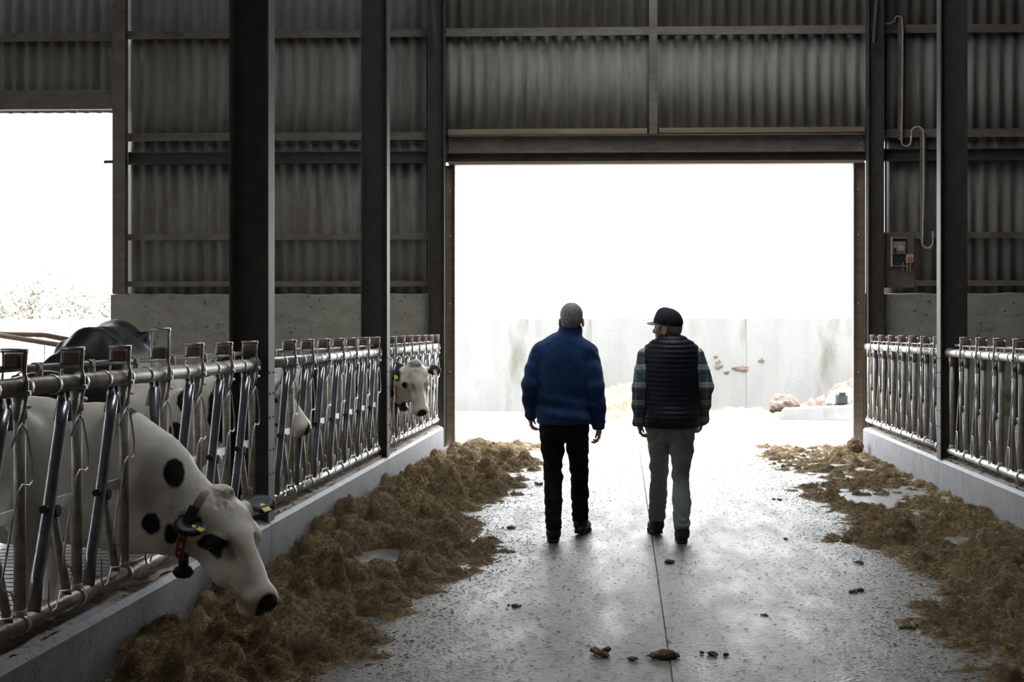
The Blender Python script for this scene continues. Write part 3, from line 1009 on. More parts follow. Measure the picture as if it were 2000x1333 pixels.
fence('nearest left headlock gate, in front of the large feeding cow', (FX, 4.7, 0), math.pi / 2, 4.69, 1.0, 7, {3})
fence('left headlock gate between the two dark columns', (FX, 9.5, 0), math.pi / 2, 4.69, 0.94, 7, set(), 'galvanised')
fence('left headlock gate beside the doorway, where a cow looks out', (FX, 14.3, 0), math.pi / 2, 4.42, 0.80, 7, set(), 'galvanised', 0.588)
fence('right headlock gate between the column and the doorway', (FR, 19.0, 0), -math.pi / 2, 4.58, 0.62, 7, True, 'galvanised', 0.62, 0.18, 'closed')
fence('right headlock gate cut off by the picture edge', (FR, 14.3, 0), -math.pi / 2, 4.69, 0.79, 7, True, 'galvanised', 0.607, 0.19, 'closed')
tag(MB().tube([(3.38, 14.19, 1.38), (3.36, 14.19, 1.53)], 0.012, 8).box(3.34, 3.385, 14.17, 14.21, 1.45, 1.53, 0.004).box(3.36, 3.41, 14.18, 14.222, 1.38, 1.41, 0.004).build('release_handle', 'collar_red'),
    'small red release handle beside the right column', 'handle')

# ------------------------------------------------------------------ electrics on the far wall, right of the doorway
eb = tag(empty('switch_board', (3.73, WY - 0.08, 2.16)), 'brown board with a grey fuse box on the wall right of the doorway', 'switch board')
MB().box(-0.205, 0.205, 0.0, 0.02, 0.0, 0.74, 0.004).build('backboard', 'panel_board', eb)
fb = MB().box(-0.10, 0.085, -0.03, 0.0, 0.30, 0.66, 0.004).build('fuse_box', 'rubber', eb)
MB().box(-0.115, -0.10, -0.06, 0.0, 0.28, 0.68, 0.003).build('open_lid', 'white_paint', fb)
MB().box(-0.10, 0.09, -0.05, 0.0, 0.285, 0.30, 0.003).box(-0.10, 0.09, -0.05, 0.0, 0.66, 0.672, 0.003).build('case_rim', 'panel_grey', fb)
MB().box(-0.09, 0.08, -0.055, -0.03, 0.45, 0.62, 0.006).build('meter_cover', 'panel_grey', fb)
MB().box(-0.03, 0.05, -0.075, -0.055, 0.49, 0.57, 0.006).build('meter_window', 'switch_beige', fb)
MB().box(-0.085, -0.05, -0.07, -0.055, 0.46, 0.53, 0.004).build('breaker', 'rubber', fb)
sw = MB().box(0.085, 0.185, -0.06, 0.0, 0.33, 0.45, 0.008).build('isolator', 'switch_beige', eb)
MB().lathe([(0.03, -0.075), (0.032, -0.06)], (0.135, 0, 0.385), 14, axis=1).build('rotary_knob', 'switch_red', sw)
for x in (0.05, 0.11, 0.15):
    MB().tube([(x, -0.03, 0.34), (x - 0.01, -0.035, 0.28), (x - 0.005, -0.03, 0.22)], 0.008, 8).build('cable_gland', 'conduit', eb)
tag(MB().box(3.715, 3.785, WY - 0.10, WY - 0.055, 4.15, 5.78, 0.004).build('cable_tray', 'girt_steel'), 'upper vertical steel cable tray right of the doorway', 'cable tray')
tag(MB().box(4.01, 4.09, WY - 0.10, WY - 0.055, 2.78, 4.26, 0.004).build('cable_tray', 'girt_steel'), 'lower vertical steel cable tray above the switch board', 'cable tray')


def arc(cx, cz, r, a0, a1, n=9):
    return [(cx + r * math.cos(math.radians(a0 + (a1 - a0) * i / n)), WY - 0.125, cz + r * math.sin(math.radians(a0 + (a1 - a0) * i / n))) for i in range(n + 1)]


Yc = WY - 0.125
p = [(3.52, Yc - 0.02, 5.72), (3.57, Yc - 0.02, 5.70), (3.66, Yc, 5.74)] + arc(3.71, 5.76, 0.05, 150, 10) + [(3.77, Yc, 5.6), (3.765, Yc, 5.0), (3.755, Yc, 4.16)] + arc(3.815, 4.12, 0.06, 180, 350) + [(3.885, Yc, 4.2)]
tag(MB().tube(p, 0.013, 8).build('cable', 'conduit'), 'pale cable hooked over the upper cable tray', 'cable')
p = [(3.885, Yc, 4.205)] + arc(3.965, 4.24, 0.08, 180, 0) + [(4.05, Yc, 4.1), (4.05, Yc, 3.4), (4.035, Yc, 2.8)] + arc(4.10, 2.76, 0.07, 180, 350) + [(4.175, Yc, 2.86), (4.17, Yc, 2.92)]
tag(MB().tube(p, 0.014, 8).build('cable', 'conduit'), 'pale cable ending in a loop right of the switch board', 'cable')

# ------------------------------------------------------------------ silage along both kerbs


def silage(name, label, x_kerb, x_edge, y0, y1, seed, dens, depth, nstraw, bare, thin=None, wts=(1.25, 1.25, 0.9)):
    r = np.random.default_rng(seed)
    step = 0.017
    lo, hi = sorted((x_kerb, x_edge))
    nx, ny = int((hi - lo) / step), int((y1 - y0) / step)
    xs, ys = np.linspace(lo, hi, nx), np.linspace(y0, y1, ny)
    X, Y = np.meshgrid(xs, ys, indexing='ij')
    P = np.stack([X.ravel(), Y.ravel(), np.zeros(X.size)], 1)
    W = abs(x_edge - x_kerb)
    u = np.abs(X - x_kerb) / W                       # 0 at the kerb, 1 at the outer limit
    edge = 0.80 + 0.16 * fbm(P * (0.0, 0.9, 0) + (seed, 0, 0), 3, seed).reshape(X.shape) + 0.05 * fbm(P * 3.5, 2, seed + 3).reshape(X.shape)
    edge = edge - 0.24 * np.clip((8.6 - Y) / 2.0, 0, 1) * (1 if x_kerb < 0 else 0)
    fill = np.clip((edge - u) / 0.30, -0.6, 1.0)
    hills = 0.55 + 0.45 * fbm(P * (1.6, 1.3, 0), 3, seed + 5).reshape(X.shape)
    h = depth * fill * np.clip(hills, 0.1, 1.3)
    if thin:
        far = np.clip((Y - thin[0]) / (thin[1] - thin[0]), 0, 1)
        patchy = fbm(P * (3.2, 2.0, 0), 3, seed + 21).reshape(X.shape)
        h = h * (1 - 0.72 * far) - depth * 0.34 * far * np.clip(patchy + 0.25, 0, 1) * (u > 0.12)
        lump_scale = 1 - 0.45 * far
    else:
        lump_scale = 1.0
    for bx, by, br in bare:
        d = np.sqrt(((X - bx) / br) ** 2 + ((Y - by) / (br * 1.9)) ** 2)
        h -= 0.30 * np.clip((1.25 - d + 0.25 * vnoise(P * 9, 3).reshape(X.shape)) * 1.6, 0, 1)
    # crumbly lumps, each a rounded bump
    area = W * (y1 - y0)
    layers = []
    for per_m2, r_lo, r_hi, a_lo, a_hi in ((6, .11, .20, .5, .8), (30, .05, .095, .6, 1.0), (150, .018, .045, .5, 1.0)):
        lay = np.zeros_like(h)
        for _ in range(int(per_m2 * dens * area)):
            bx = x_kerb + (x_edge - x_kerb) * r.random() ** 0.9
            by = y0 + (y1 - y0) * r.random()
            rr = r_lo + (r_hi - r_lo) * r.random() ** 1.6
            el, th = r.uniform(.7, 1.0), r.uniform(0, 3.14)
            i0, i1 = np.searchsorted(xs, [bx - rr, bx + rr])
            j0, j1 = np.searchsorted(ys, [by - rr, by + rr])
            if i1 - i0 < 2 or j1 - j0 < 2:
                continue
            dx, dy = xs[i0:i1, None] - bx, ys[None, j0:j1] - by
            d2 = ((dx * math.cos(th) + dy * math.sin(th)) ** 2 + ((dy * math.cos(th) - dx * math.sin(th)) / el) ** 2) / rr ** 2
            k = np.sqrt(np.clip(1 - d2, 0, 1)) * rr * r.uniform(a_lo, a_hi)
            lay[i0:i1, j0:j1] = np.maximum(lay[i0:i1, j0:j1], k)
        layers.append(lay)
    lumps = (wts[0] * layers[0] + wts[1] * layers[1] + wts[2] * layers[2]) * lump_scale
    h = h + lumps * np.clip(fill * 1.3 + 0.35, 0.0, 1.0) * np.where(h > -0.05, 1, 0.0)
    h += 0.017 * fbm(P * 15, 4, seed + 9, 0.6).reshape(X.shape) * np.clip(fill + 0.5, 0, 1)
    h -= 0.012
    V = np.stack([X.ravel(), Y.ravel(), np.maximum(h, -0.004).ravel()], 1)
    V[:, :2] += 0.006 * np.stack([vnoise(P * 40, 3), vnoise(P * 40, 5)], 1)
    inner = np.ones(len(V), bool)
    I = np.arange(nx * ny).reshape(nx, ny)
    F = np.stack([I[:-1, :-1], I[1:, :-1], I[1:, 1:], I[:-1, 1:]], -1).reshape(-1, 4)
    F = F[(h.ravel()[F] > 0.0).any(1)]
    used = np.unique(F)
    mp = np.full(len(V), -1); mp[used] = np.arange(len(used))
    root = tag(link(name, numpy_mesh(name, V[used], mp[F], 'silage')), label, 'silage', kind='stuff')
    # crumbs that rolled off the edge, one joined mesh
    nc = int(nstraw * 0.13)
    ey = r.uniform(y0, y1, nc)
    jj = np.clip(np.searchsorted(ys, ey), 0, ny - 1)
    covered = np.array([np.abs(xs[h[:, j] > 0.0] - x_kerb).max() if (h[:, j] > 0.0).any() else 0.3 for j in jj])
    ex = x_kerb + np.sign(x_edge - x_kerb) * (covered - 0.10 + np.abs(r.normal(0, 0.16, nc)))
    cr = 0.002 + 0.008 * r.random(nc) ** 3
    oct_v = np.array([(1, 0, 0), (0, 1, 0), (-1, 0, 0), (0, -1, 0), (.3, .2, .55), (0, 0, -.3)])
    oct_f = np.array([(0, 1, 4), (1, 2, 4), (2, 3, 4), (3, 0, 4), (1, 0, 5), (2, 1, 5), (3, 2, 5), (0, 3, 5)])
    CV = np.stack([ex, ey, np.full(nc, 0.001)], 1)[:, None] + oct_v[None] * cr[:, None, None] * r.uniform(.6, 1.4, (nc, 6, 3))
    CF = (np.arange(nc)[:, None, None] * 6 + oct_f[None]).reshape(-1, 3)
    tag(link('crumbs', numpy_mesh('crumbs', CV.reshape(-1, 3), CF, 'silage', False), root), kind='stuff')
    # loose stems on top, one joined mesh
    cand = np.argwhere(h > 0.012)
    pick = cand[r.integers(0, len(cand), nstraw)]
    straws(root, np.stack([xs[pick[:, 0]] + r.normal(0, .01, nstraw), ys[pick[:, 1]] + r.normal(0, .01, nstraw), h[pick[:, 0], pick[:, 1]] + 0.003], 1), r)
    return root


def straws(parent, base, r, length=(0.012, 0.05), rad=0.0009, name='loose_straw', tilt=0.45, mat='straw', label=None):
    n = len(base)
    L = r.uniform(length[0], length[1], n)
    th = r.uniform(0, 2 * np.pi, n)
    ph = r.normal(0.12, tilt, n)
    d = np.stack([np.cos(th) * np.cos(ph), np.sin(th) * np.cos(ph), np.abs(np.sin(ph))], 1)
    side = np.stack([-np.sin(th), np.cos(th), np.zeros(n)], 1)
    up = np.cross(d, side)
    R = rad * r.uniform(0.7, 1.8, n)
    bend = r.normal(0, 0.22, n)
    V = []
    for k, t in enumerate((-0.5, 0.0, 0.5)):
        c = base + d * (L * t)[:, None] + side * (L * bend * (0.25 - t * t))[:, None] + np.array([0, 0, 0.5]) * (L * 0.3)[:, None] * np.abs(d[:, 2:3])
        for a in (90, 210, 330):
            V.append(c + side * (R * math.cos(math.radians(a)))[:, None] - up * (R * math.sin(math.radians(a)))[:, None])
    V = np.stack(V, 1)                                # n,9,3
    q = []
    for k in (0, 1):
        for j in range(3):
            a, b = k * 3 + j, k * 3 + (j + 1) % 3
            q.append((a, b, b + 3, a + 3))
    F = (np.arange(n)[:, None, None] * 9 + np.array(q)[None]).reshape(-1, 4)
    return tag(link(name, numpy_mesh(name, V.reshape(-1, 3), F, mat, False), parent), label=label, kind='stuff')


silage('silage_bed', 'brown chopped silage heaped along the left kerb', KX, -0.72, 4.9, 19.9, 11, 1.0, 0.05, 48000,
       [(-1.66, 9.9, 0.20), (-1.55, 13.4, 0.10), (-1.5, 15.5, 0.10)], (14.5, 19.0))
silage('silage_bed', 'brown chopped silage strewn along the right kerb', KR, 1.48, 5.8, 19.7, 23, 1.0, 0.055, 34000,
       [(2.55, 10.7, 0.16), (2.35, 13.3, 0.20), (2.6, 12.3, 0.10), (2.75, 16.2, .12)], (9.0, 14.0), (0.55, 0.95, 1.0))
# trampled bedding on the kerb tops
for lab, xa, xb, y0, y1 in (('dry feed crumbs lying on the left kerb top', -2.66, -2.40, 5.0, 18.7), ('dry feed crumbs lying on the right kerb top', 3.19, 3.45, 8.0, 18.7)):
    nx, ny = 16, int((y1 - y0) / 0.025)
    X, Y = np.meshgrid(np.linspace(xa, xb, nx), np.linspace(y0, y1, ny), indexing='ij')
    P = np.stack([X.ravel(), Y.ravel(), 0 * X.ravel()], 1)
    back = np.abs(X - (KX if xa < 0 else KR)) / 0.3
    top = 0.305 + 0.03 * np.clip(back / 0.7, 0, 1)
    h = top + 0.012 * fbm(P * 5, 3, 41).reshape(X.shape) + 0.012 * fbm(P * 22, 3, 43).reshape(X.shape) - 0.008 + 0.018 * back
    h = np.maximum(h + 0.007, top - 0.004)
    I = np.arange(nx * ny).reshape(nx, ny)
    F = np.stack([I[:-1, :-1], I[1:, :-1], I[1:, 1:], I[:-1, 1:]], -1).reshape(-1, 4)
    o = tag(link('kerb_litter', numpy_mesh('kerb_litter', np.stack([X.ravel(), Y.ravel(), h.ravel()], 1), F, 'kerb_dust')), lab, 'litter', kind='stuff')
    n = 1300
    straws(o, np.stack([rng.uniform(xa, xb, n), rng.uniform(y0, y1, n), np.full(n, 0.342)], 1), rng, length=(0.01, 0.035), rad=0.0009, tilt=0.15)
# loose bits on the passage floor
n = 13000
bx = np.concatenate([rng.uniform(-1.1, 2.1, n // 4), -1.15 + np.abs(rng.normal(0, .5, n // 3)), 2.0 - np.abs(rng.normal(0, .55, n // 3))])
by = rng.uniform(4.9, 17, len(bx))
o = straws(None, np.stack([bx, by, np.full(len(bx), 0.0035)], 1), rng, length=(0.005, 0.026), rad=0.0010, name='scattered_straw', tilt=0.03,
           label='short straw bits scattered over the concrete passage floor')
o['category'] = 'straw'


def clump_mesh(seed, r0):
    f = Field((-r0 * 1.6, -r0 * 1.6, -r0), (r0 * 1.6, r0 * 1.6, r0), r0 / 7)
    rr = np.random.default_rng(seed)
    for _ in range(9):
        c = rr.normal(0, 0.42, 3) * r0 * (1, 1, 0.22)
        f.ell(c, np.array((1, 1, 0.6)) * r0 * rr.uniform(0.22, 0.42), k=r0 * 0.15)
    f.plane((0, 0, -1), r0 * 0.12)
    V, F = f.surface()
    nrm = vert_normals(V, F)
    V = V + nrm * (r0 * 0.10 * fbm(V / r0 * 5, 3, seed))[:, None]
    V[:, 2] -= V[:, 2].min()
    return numpy_mesh('clump', V, F, 'silage')


CL = [clump_mesh(s, 0.07) for s in range(5)]
spots = [(0.33, 9.78, 1.0, 'clump of dropped silage on the floor behind the man in the vest'),
         (0.20, 6.95, 1.5, 'long smear of dropped silage across the floor joint in front'),
         (-0.10, 7.0, 1.2, 'silage clump left of the floor joint in front'),
         (0.45, 7.02, 0.8, 'silage clump right of the floor joint in front'),
         (1.42, 8.75, 0.9, 'lone silage clump on the right half of the passage floor'),
         (-0.62, 13.4, 0.8, 'dark silage clump beside the left heap, left of the blue-jacketed man'),
         (-0.9, 11.4, 0.9, 'low silage clump at the left heap edge level with the boots of the men'),
         (-0.85, 14.6, 1.1, 'largest loose silage clump by the left heap towards the doorway'),
         (1.25, 10.9, 0.5, 'tiny silage crumb on the floor right of the boots of the man in the vest'),
         (1.45, 13.4, 0.7, 'silage clump at the right heap edge towards the doorway'),
         (1.62, 9.8, 0.8, 'silage clump at the right heap edge midway along the floor'),
         (-0.62, 8.2, 0.7, 'silage clump lying right of the left heap in the foreground'),
         (0.8, 8.0, 0.4, 'tiny lone silage crumb between floor joint and right heap in the foreground'),
         (1.55, 7.7, 0.7, 'foreground silage clump nearest the right heap')]
for i, (x, y, s, lab) in enumerate(spots):
    o = link('silage_clump', CL[i % 5], None, (x, y, -0.001), random.uniform(0, 6))
    o.scale = (s * (1.5 if i == 1 else 1) * .8, s * .8, s * 0.7)
    if i == 1:
        o.rotation_euler = (0, 0, -0.1)
    tag(o, lab, 'silage clump', 'silage clumps on the passage floor')

# ------------------------------------------------------------------ cows


def unit(v):
    v = np.asarray(v, float)
    return v / np.linalg.norm(v)


def ellipse_strap(centre, axis, up, ru, rs, width, thick=0.008, n=40, a0=0.0, a1=360.0, grow=0.0):
    """flat strap around a neck: elliptical ring, ru along `up`, rs sideways; open arc when a1-a0 < 360"""
    ax = unit(axis); u = unit(np.asarray(up) - ax * np.dot(up, ax)); s = np.cross(ax, u)
    c = np.asarray(centre, float)
    vs, fs = [], []
    full = abs(a1 - a0) >= 360
    m = n if full else n + 1
    for i in range(m):
        a = math.radians(a0 + (a1 - a0) * i / n)
        for r_, w_ in ((grow, -1), (grow, 1), (grow + thick, 1), (grow + thick, -1)):
            vs.append(c + u * math.cos(a) * (ru + r_) + s * math.sin(a) * (rs + r_) + ax * w_ * width / 2)
    for i in range(n):
        a, b = i * 4, ((i + 1) % m) * 4
        for j in range(4):
            fs.append((a + j, a + (j + 1) % 4, b + (j + 1) % 4, b + j))
    mb = MB().add(vs, fs, False)
    return mb, (lambda ang, g=0.0: c + u * math.cos(math.radians(ang)) * (ru + g) + s * math.sin(math.radians(ang)) * (rs + g))


def cow(label, loc, fwd, sc, neck, poll, d, u, hs, patches, base_white=True, h=0.012, ear=(0.0, 0.0), tags=(-1, 1), collar=None, nose_pink=True, back=1.0,
        ear_black=True, eye_patch=(), lo=None, hi=None):
    """loc: ground point under the front feet; fwd: heading (unit XY). neck: list of (world point, radius, flat). head frame from poll, d, u (world)."""
    ang = math.atan2(fwd[1], fwd[0])
    root = tag(empty('cow', loc, ang), label, 'cow')
    ca, sa = math.cos(ang), math.sin(ang)
    loc = np.asarray(loc, float)

    def L(p):
        q = np.asarray(p, float) - loc
        return np.array((q[0] * ca + q[1] * sa, -q[0] * sa + q[1] * ca, q[2]))

    def LV(v):
        v = np.asarray(v, float)
        return np.array((v[0] * ca + v[1] * sa, -v[0] * sa + v[1] * ca, v[2]))
    D = unit(LV(d)); U = LV(u); U = unit(U - D * np.dot(U, D)); W = np.cross(U, D)      # W: sideways
    P = L(poll)

    def ear_dir(q):
        e = ear[0] if q < 0 else ear[1]
        if np.ndim(e):
            v = unit(LV(e))
        else:
            v = unit(W * q * math.cos(e) - U * math.sin(e) * 0.7 + D * math.sin(e) * 0.55)
        nv = U * 0.75 - D * 0.35
        nv = unit(nv - v * np.dot(nv, v))
        return v, nv, np.cross(v, nv)

    def hp(a, b, c):
        return P + hs * (D * a + U * b + W * c)
    mn = np.array((-1.68 * sc * back, -0.5 * sc, 0.0)); mx = np.array((0.45 * sc, 0.5 * sc, 1.35 * sc))
    for a in (0.0, 0.56):
        q = hp(a, -0.1, 0)
        mn = np.minimum(mn, q - 0.34 * hs); mx = np.maximum(mx, q + 0.34 * hs)
    mn[2] = max(mn[2], -0.02)
    if lo is not None: mn = np.maximum(mn, lo)
    f = Field(mn, mx, h)
    s = sc
    f.ell((-.72 * s, 0, .78 * s), (.74 * s, .33 * s, .36 * s), .05)
    f.ell((-.12 * s, 0, .74 * s), (.36 * s, .23 * s, .36 * s), .10 * s)
    f.chain([(.02 * s, 0, 1.05 * s), (-.5 * s, 0, 1.03 * s), (-1.15 * s, 0, 1.06 * s), (-1.45 * s, 0, 1.04 * s)], [.085 * s, .11 * s, .12 * s, .08 * s], .08 * s)
    f.ell((-1.2 * s, 0, .92 * s), (.33 * s, .26 * s, .26 * s), .08 * s)
    f.cone((-1.5 * s, 0, 1.06 * s), (-1.585 * s, 0, .55 * s), .03 * s, .018 * s, .02)
    f.ell((-1.59 * s, 0, .45 * s), (.035 * s, .035 * s, .12 * s), .02)
    f.ell((-1.0 * s, 0, .46 * s), (.2 * s, .15 * s, .13 * s), .05)
    for q in (-1, 1):
        f.ell((-1.08 * s, q * .21 * s, 1.07 * s), (.07 * s, .05 * s, .06 * s), .05 * s)
        f.ell((-1.47 * s, q * .1 * s, 1.02 * s), (.06 * s, .05 * s, .06 * s), .05 * s)
        f.ell((-.02 * s, q * .165 * s, .80 * s), (.15 * s, .085 * s, .27 * s), .05 * s)
        f.chain([(-.04 * s, q * .17 * s, .62 * s), (.0, q * .155 * s, .37 * s), (.0, q * .15 * s, .33 * s), (-.005 * s, q * .15 * s, .1 * s), (.03 * s, q * .15 * s, .035 * s)],
                [.10 * s, .055 * s, .05 * s, .036 * s, .048 * s], .03 * s)
        f.chain([(-1.2 * s, q * .16 * s, .78 * s), (-1.10 * s, q * .2 * s, .6 * s), (-1.38 * s, q * .18 * s, .39 * s), (-1.36 * s, q * .18 * s, .1 * s), (-1.31 * s, q * .18 * s, .035 * s)],
                [.19 * s, .12 * s, .052 * s, .038 * s, .05 * s], .05 * s)
    nk = [(L(p), r, fl) for p, r, fl in neck]
    for (p0, r0, f0), (p1, r1, f1) in zip(nk[:-1], nk[1:]):
        ax = unit(p1 - p0)
        side = np.cross(ax, (0, 0, 1)); side = unit(side)
        f.cone(p0, p1, r0, r1, .06 * s, flat=(side, (f0 + f1) / 2))
    # head
    A = (D, U, W)
    f.cone(nk[-1][0], hp(.08, -.13, 0), nk[-1][1], .105 * hs, .05 * hs)
    f.ell(hp(.085, -.10, 0), np.array((.125, .105, .126)) * hs, .03 * hs, A)
    f.ell(hp(-.012, -.048, 0), np.array((.05, .062, .07)) * hs, .018 * hs, A)
    f.ell(hp(.15, -.075, 0), np.array((.13, .068, .126)) * hs, .03 * hs, A)
    f.cone(hp(.20, -.088, 0), hp(.44, -.078, 0), .094 * hs, .068 * hs, .04 * hs, flat=(W, 0.95))
    f.ell(hp(.475, -.09, 0), np.array((.066, .074, .092)) * hs, .03 * hs, A)
    f.ell(hp(.465, -.162, 0), np.array((.056, .044, .06)) * hs, .02 * hs, A)
    f.cone(hp(.20, -.14, 0), hp(.46, -.135, 0), .07 * hs, .04 * hs, .03 * hs)
    for q in (-1, 1):
        f.cone(hp(.12, -.205, q * .058), hp(.30, -.17, q * .05), .062 * hs, .052 * hs, .04 * hs)
        f.ell(hp(.185, -.07, q * .100), np.array((.05, .038, .034)) * hs, .02 * hs, A)
        f.ell(hp(.20, -.088, q * .128), np.array((.026, .018, .016)) * hs, .008 * hs, A, cut=True)
        f.ell(hp(.515, -.055, q * .040), np.array((.024, .016, .015)) * hs, .008 * hs, A)
        f.ell(hp(.535, -.062, q * .044), np.array((.016, .014, .012)) * hs, .006 * hs, A, cut=True)
        f.ell(hp(.33, -.075, q * .062), np.array((.09, .02, .018)) * hs, .02 * hs, A)
        f.ell(hp(.26, -.035, q * .062), np.array((.07, .014, .016)) * hs, .025 * hs, A, cut=True)
        # ear: droops by ear[0] for the left, ear[1] for the right side
        e0 = hp(.055, -.10, q * .10)
        ed, en, et = ear_dir(q)
        ec = e0 + ed * .112 * hs
        f.cone(e0, e0 + ed * .06 * hs, .036 * hs, .032 * hs, .02 * hs)
        f.ell(ec, np.array((.088, .021, .064)) * hs, .012 * hs, (ed, en, et))
        f.ell(ec + en * .028 * hs + ed * .01 * hs, np.array((.07, .016, .042)) * hs, .006 * hs, (ed, en, et), cut=True)
    f.ell(hp(.525, -.113, 0), np.array((.03, .006, .05)) * hs, .006 * hs, A, cut=True)
    V, F = f.surface()
    V = relax(V, F, 1, 0.4)
    nrm = vert_normals(V, F)
    wav = 0.006 * fbm(V * 5, 3, 5) + 0.0022 * fbm(V * (22, 22, 9), 2, 8)
    tuft = np.exp(-(((V - hp(.02, -.03, 0)) / (.075 * hs)) ** 2).sum(1))
    wav = wav * (1 - 0.7 * (np.linalg.norm(V - hp(.25, -.1, 0), axis=1) < .34 * hs)) + tuft * 0.011 * fbm(V * 45, 3, 9)
    V = V + nrm * wav[:, None]
    me = numpy_mesh('body', V, F, 'cow_hide')

    def sdf(lst):
        r = np.full(len(V), 1.0)
        for c, rad in lst:
            rad = np.broadcast_to(np.asarray(rad, float), 3)
            k = np.sqrt((((V - c) / rad) ** 2).sum(1))
            r = np.minimum(r, (k - 1) * rad.min())
        return r
    pl = [(L(c), r) for c, r in patches]
    pv = sdf(pl)
    if not base_white:
        pv = -pv
        pv = np.maximum(pv, -0.3)
    hd = [(hp(*c), np.asarray(r) * hs if np.ndim(r) else r * hs) for c, r in eye_patch]
    pv = np.minimum(pv, sdf(hd))
    if ear_black:
        for q in (-1, 1):
            ed, en, et = ear_dir(q)
            rel = V - (hp(.055, -.10, q * .10) + ed * .135 * hs)
            kk = np.sqrt((rel @ ed / (.10 * hs)) ** 2 + (rel @ en / (.055 * hs)) ** 2 + (rel @ et / (.085 * hs)) ** 2)
            pv = np.minimum(pv, (kk - 1) * .055 * hs)
    a = me.attributes.new('patch', 'FLOAT', 'POINT'); a.data.foreach_set('value', pv.astype(np.float32))
    a = me.attributes.new('nose', 'FLOAT', 'POINT')
    a.data.foreach_set('value', sdf([(hp(.535, -.06, 0), np.array((.055, .066, .078)) * hs)] + [(hp(.545, -.066, q * .045), .024 * hs) for q in (-1, 1)]).astype(np.float32))
    a = me.attributes.new('pink', 'FLOAT', 'POINT')
    a.data.foreach_set('value', (sdf([(hp(.515, -.085, 0), .062 * hs)]) if nose_pink else np.full(len(V), 1.0)).astype(np.float32))
    st = [(hp(.02, -.02, 0), np.array((.05, .05, .05)) * hs)]
    for q in (-1, 1):
        st += [(hp(.25, -.05, q * .075), np.array((.06, .03, .022)) * hs), (hp(.13, -.03, q * .085), np.array((.03, .02, .02)) * hs)]
    st += [((-.2 * s, q * .25 * s, .85 * s), (.07 * s, .1 * s, .10 * s)) for q in (-1, 1)] + [((-.9 * s, q * .33 * s, .7 * s), (.25 * s, .12 * s, .15 * s)) for q in (-1, 1)]
    a = me.attributes.new('stain', 'FLOAT', 'POINT'); a.data.foreach_set('value', sdf([(np.asarray(c), r_) for c, r_ in st]).astype(np.float32))
    link('body', me, root)
    for q in (-1, 1):
        e = hp(.198, -.085, q * .113)
        MB().lathe([(.002, -.02), (.012, -.016), (.02, 0), (.012, .016), (.002, .02)], (0, 0, 0), 14).build('eye', 'eye_dark', root, tuple(e))
    for q in tags:
        ed, en, et = ear_dir(q)
        if np.dot(et, D) < 0: et = -et
        c = hp(.055, -.10, q * .10) + ed * .115 * hs + en * .002
        vs = []
        for k in (-0.004, 0.004):
            for a_, b_ in ((-.007, .012), (.007, .012), (.019, .035), (.019, .066), (-.019, .066), (-.019, .035)):
                vs.append(c + ed * a_ * hs + et * b_ * hs + en * (k + 0.012))
        MB().add(vs, [(0, 1, 2, 3, 4, 5), (11, 10, 9, 8, 7, 6)] + [(i, 6 + i, 6 + (i + 1) % 6, (i + 1) % 6) for i in range(6)]).build('ear_tag', 'tag_yellow', root)
    if collar:
        c, ax, up, ru, rs, style = collar
        mb, at = ellipse_strap(L(c), LV(ax), LV(up), ru, rs, 0.038)
        co = mb.build('collar', 'collar_leather' if style == 'bell' else 'collar_red', root)
        bt = at(180, 0.0)
        if style == 'bell':
            m2, _ = ellipse_strap(L(c), LV(ax), LV(up), ru, rs, 0.042, a0=108, a1=165, grow=0.006, n=14)
            m2.build('red_band', 'collar_red', co)
            m3, _ = ellipse_strap(L(c), LV(ax), LV(up), ru, rs, 0.05, thick=0.03, a0=60, a1=100, grow=0.006, n=10)
            m3.build('transponder_box', 'black_plastic', co)
            u_ = unit(LV(up)); x_ = unit(LV(ax))
            for k, (ch, an) in enumerate((('2', 119), ('1', 136))):
                tx = bpy.data.curves.new('digit', 'FONT'); tx.body = ch; tx.size = 0.04; tx.extrude = 0.0006; tx.align_x = 'CENTER'; tx.align_y = 'CENTER'
                tx.materials.append(MATS['white_paint'])
                tmp = bpy.data.objects.new('digit', tx); COL.objects.link(tmp)
                bpy.context.view_layer.update()
                dm = bpy.data.meshes.new_from_object(tmp.evaluated_get(bpy.context.evaluated_depsgraph_get()))
                bpy.data.objects.remove(tmp)
                to = link('digit', dm, co)
                pos = at(an, 0.0165)
                nrm_ = unit(pos - L(c) - x_ * np.dot(pos - L(c), x_))
                yv = unit(at(an - 4, 0.0165) - at(an + 4, 0.0165)); xv = np.cross(yv, nrm_)
                to.matrix_local = Matrix(((xv[0], yv[0], nrm_[0], pos[0]), (xv[1], yv[1], nrm_[1], pos[1]), (xv[2], yv[2], nrm_[2], pos[2]), (0, 0, 0, 1)))
        bell = MB().tube([tuple(bt + np.array((0, 0, 0.01))), tuple(bt - np.array((0, 0, .045)))], 0.026, 12)
        bell.lathe([(.004, -.036), (.035, -.03), (.052, -.012), (.055, .004), (.045, .022), (.02, .032)], tuple(bt - np.array((0, 0, .075))), 20)
        bell.build('bell', 'black_plastic', co)
    return root


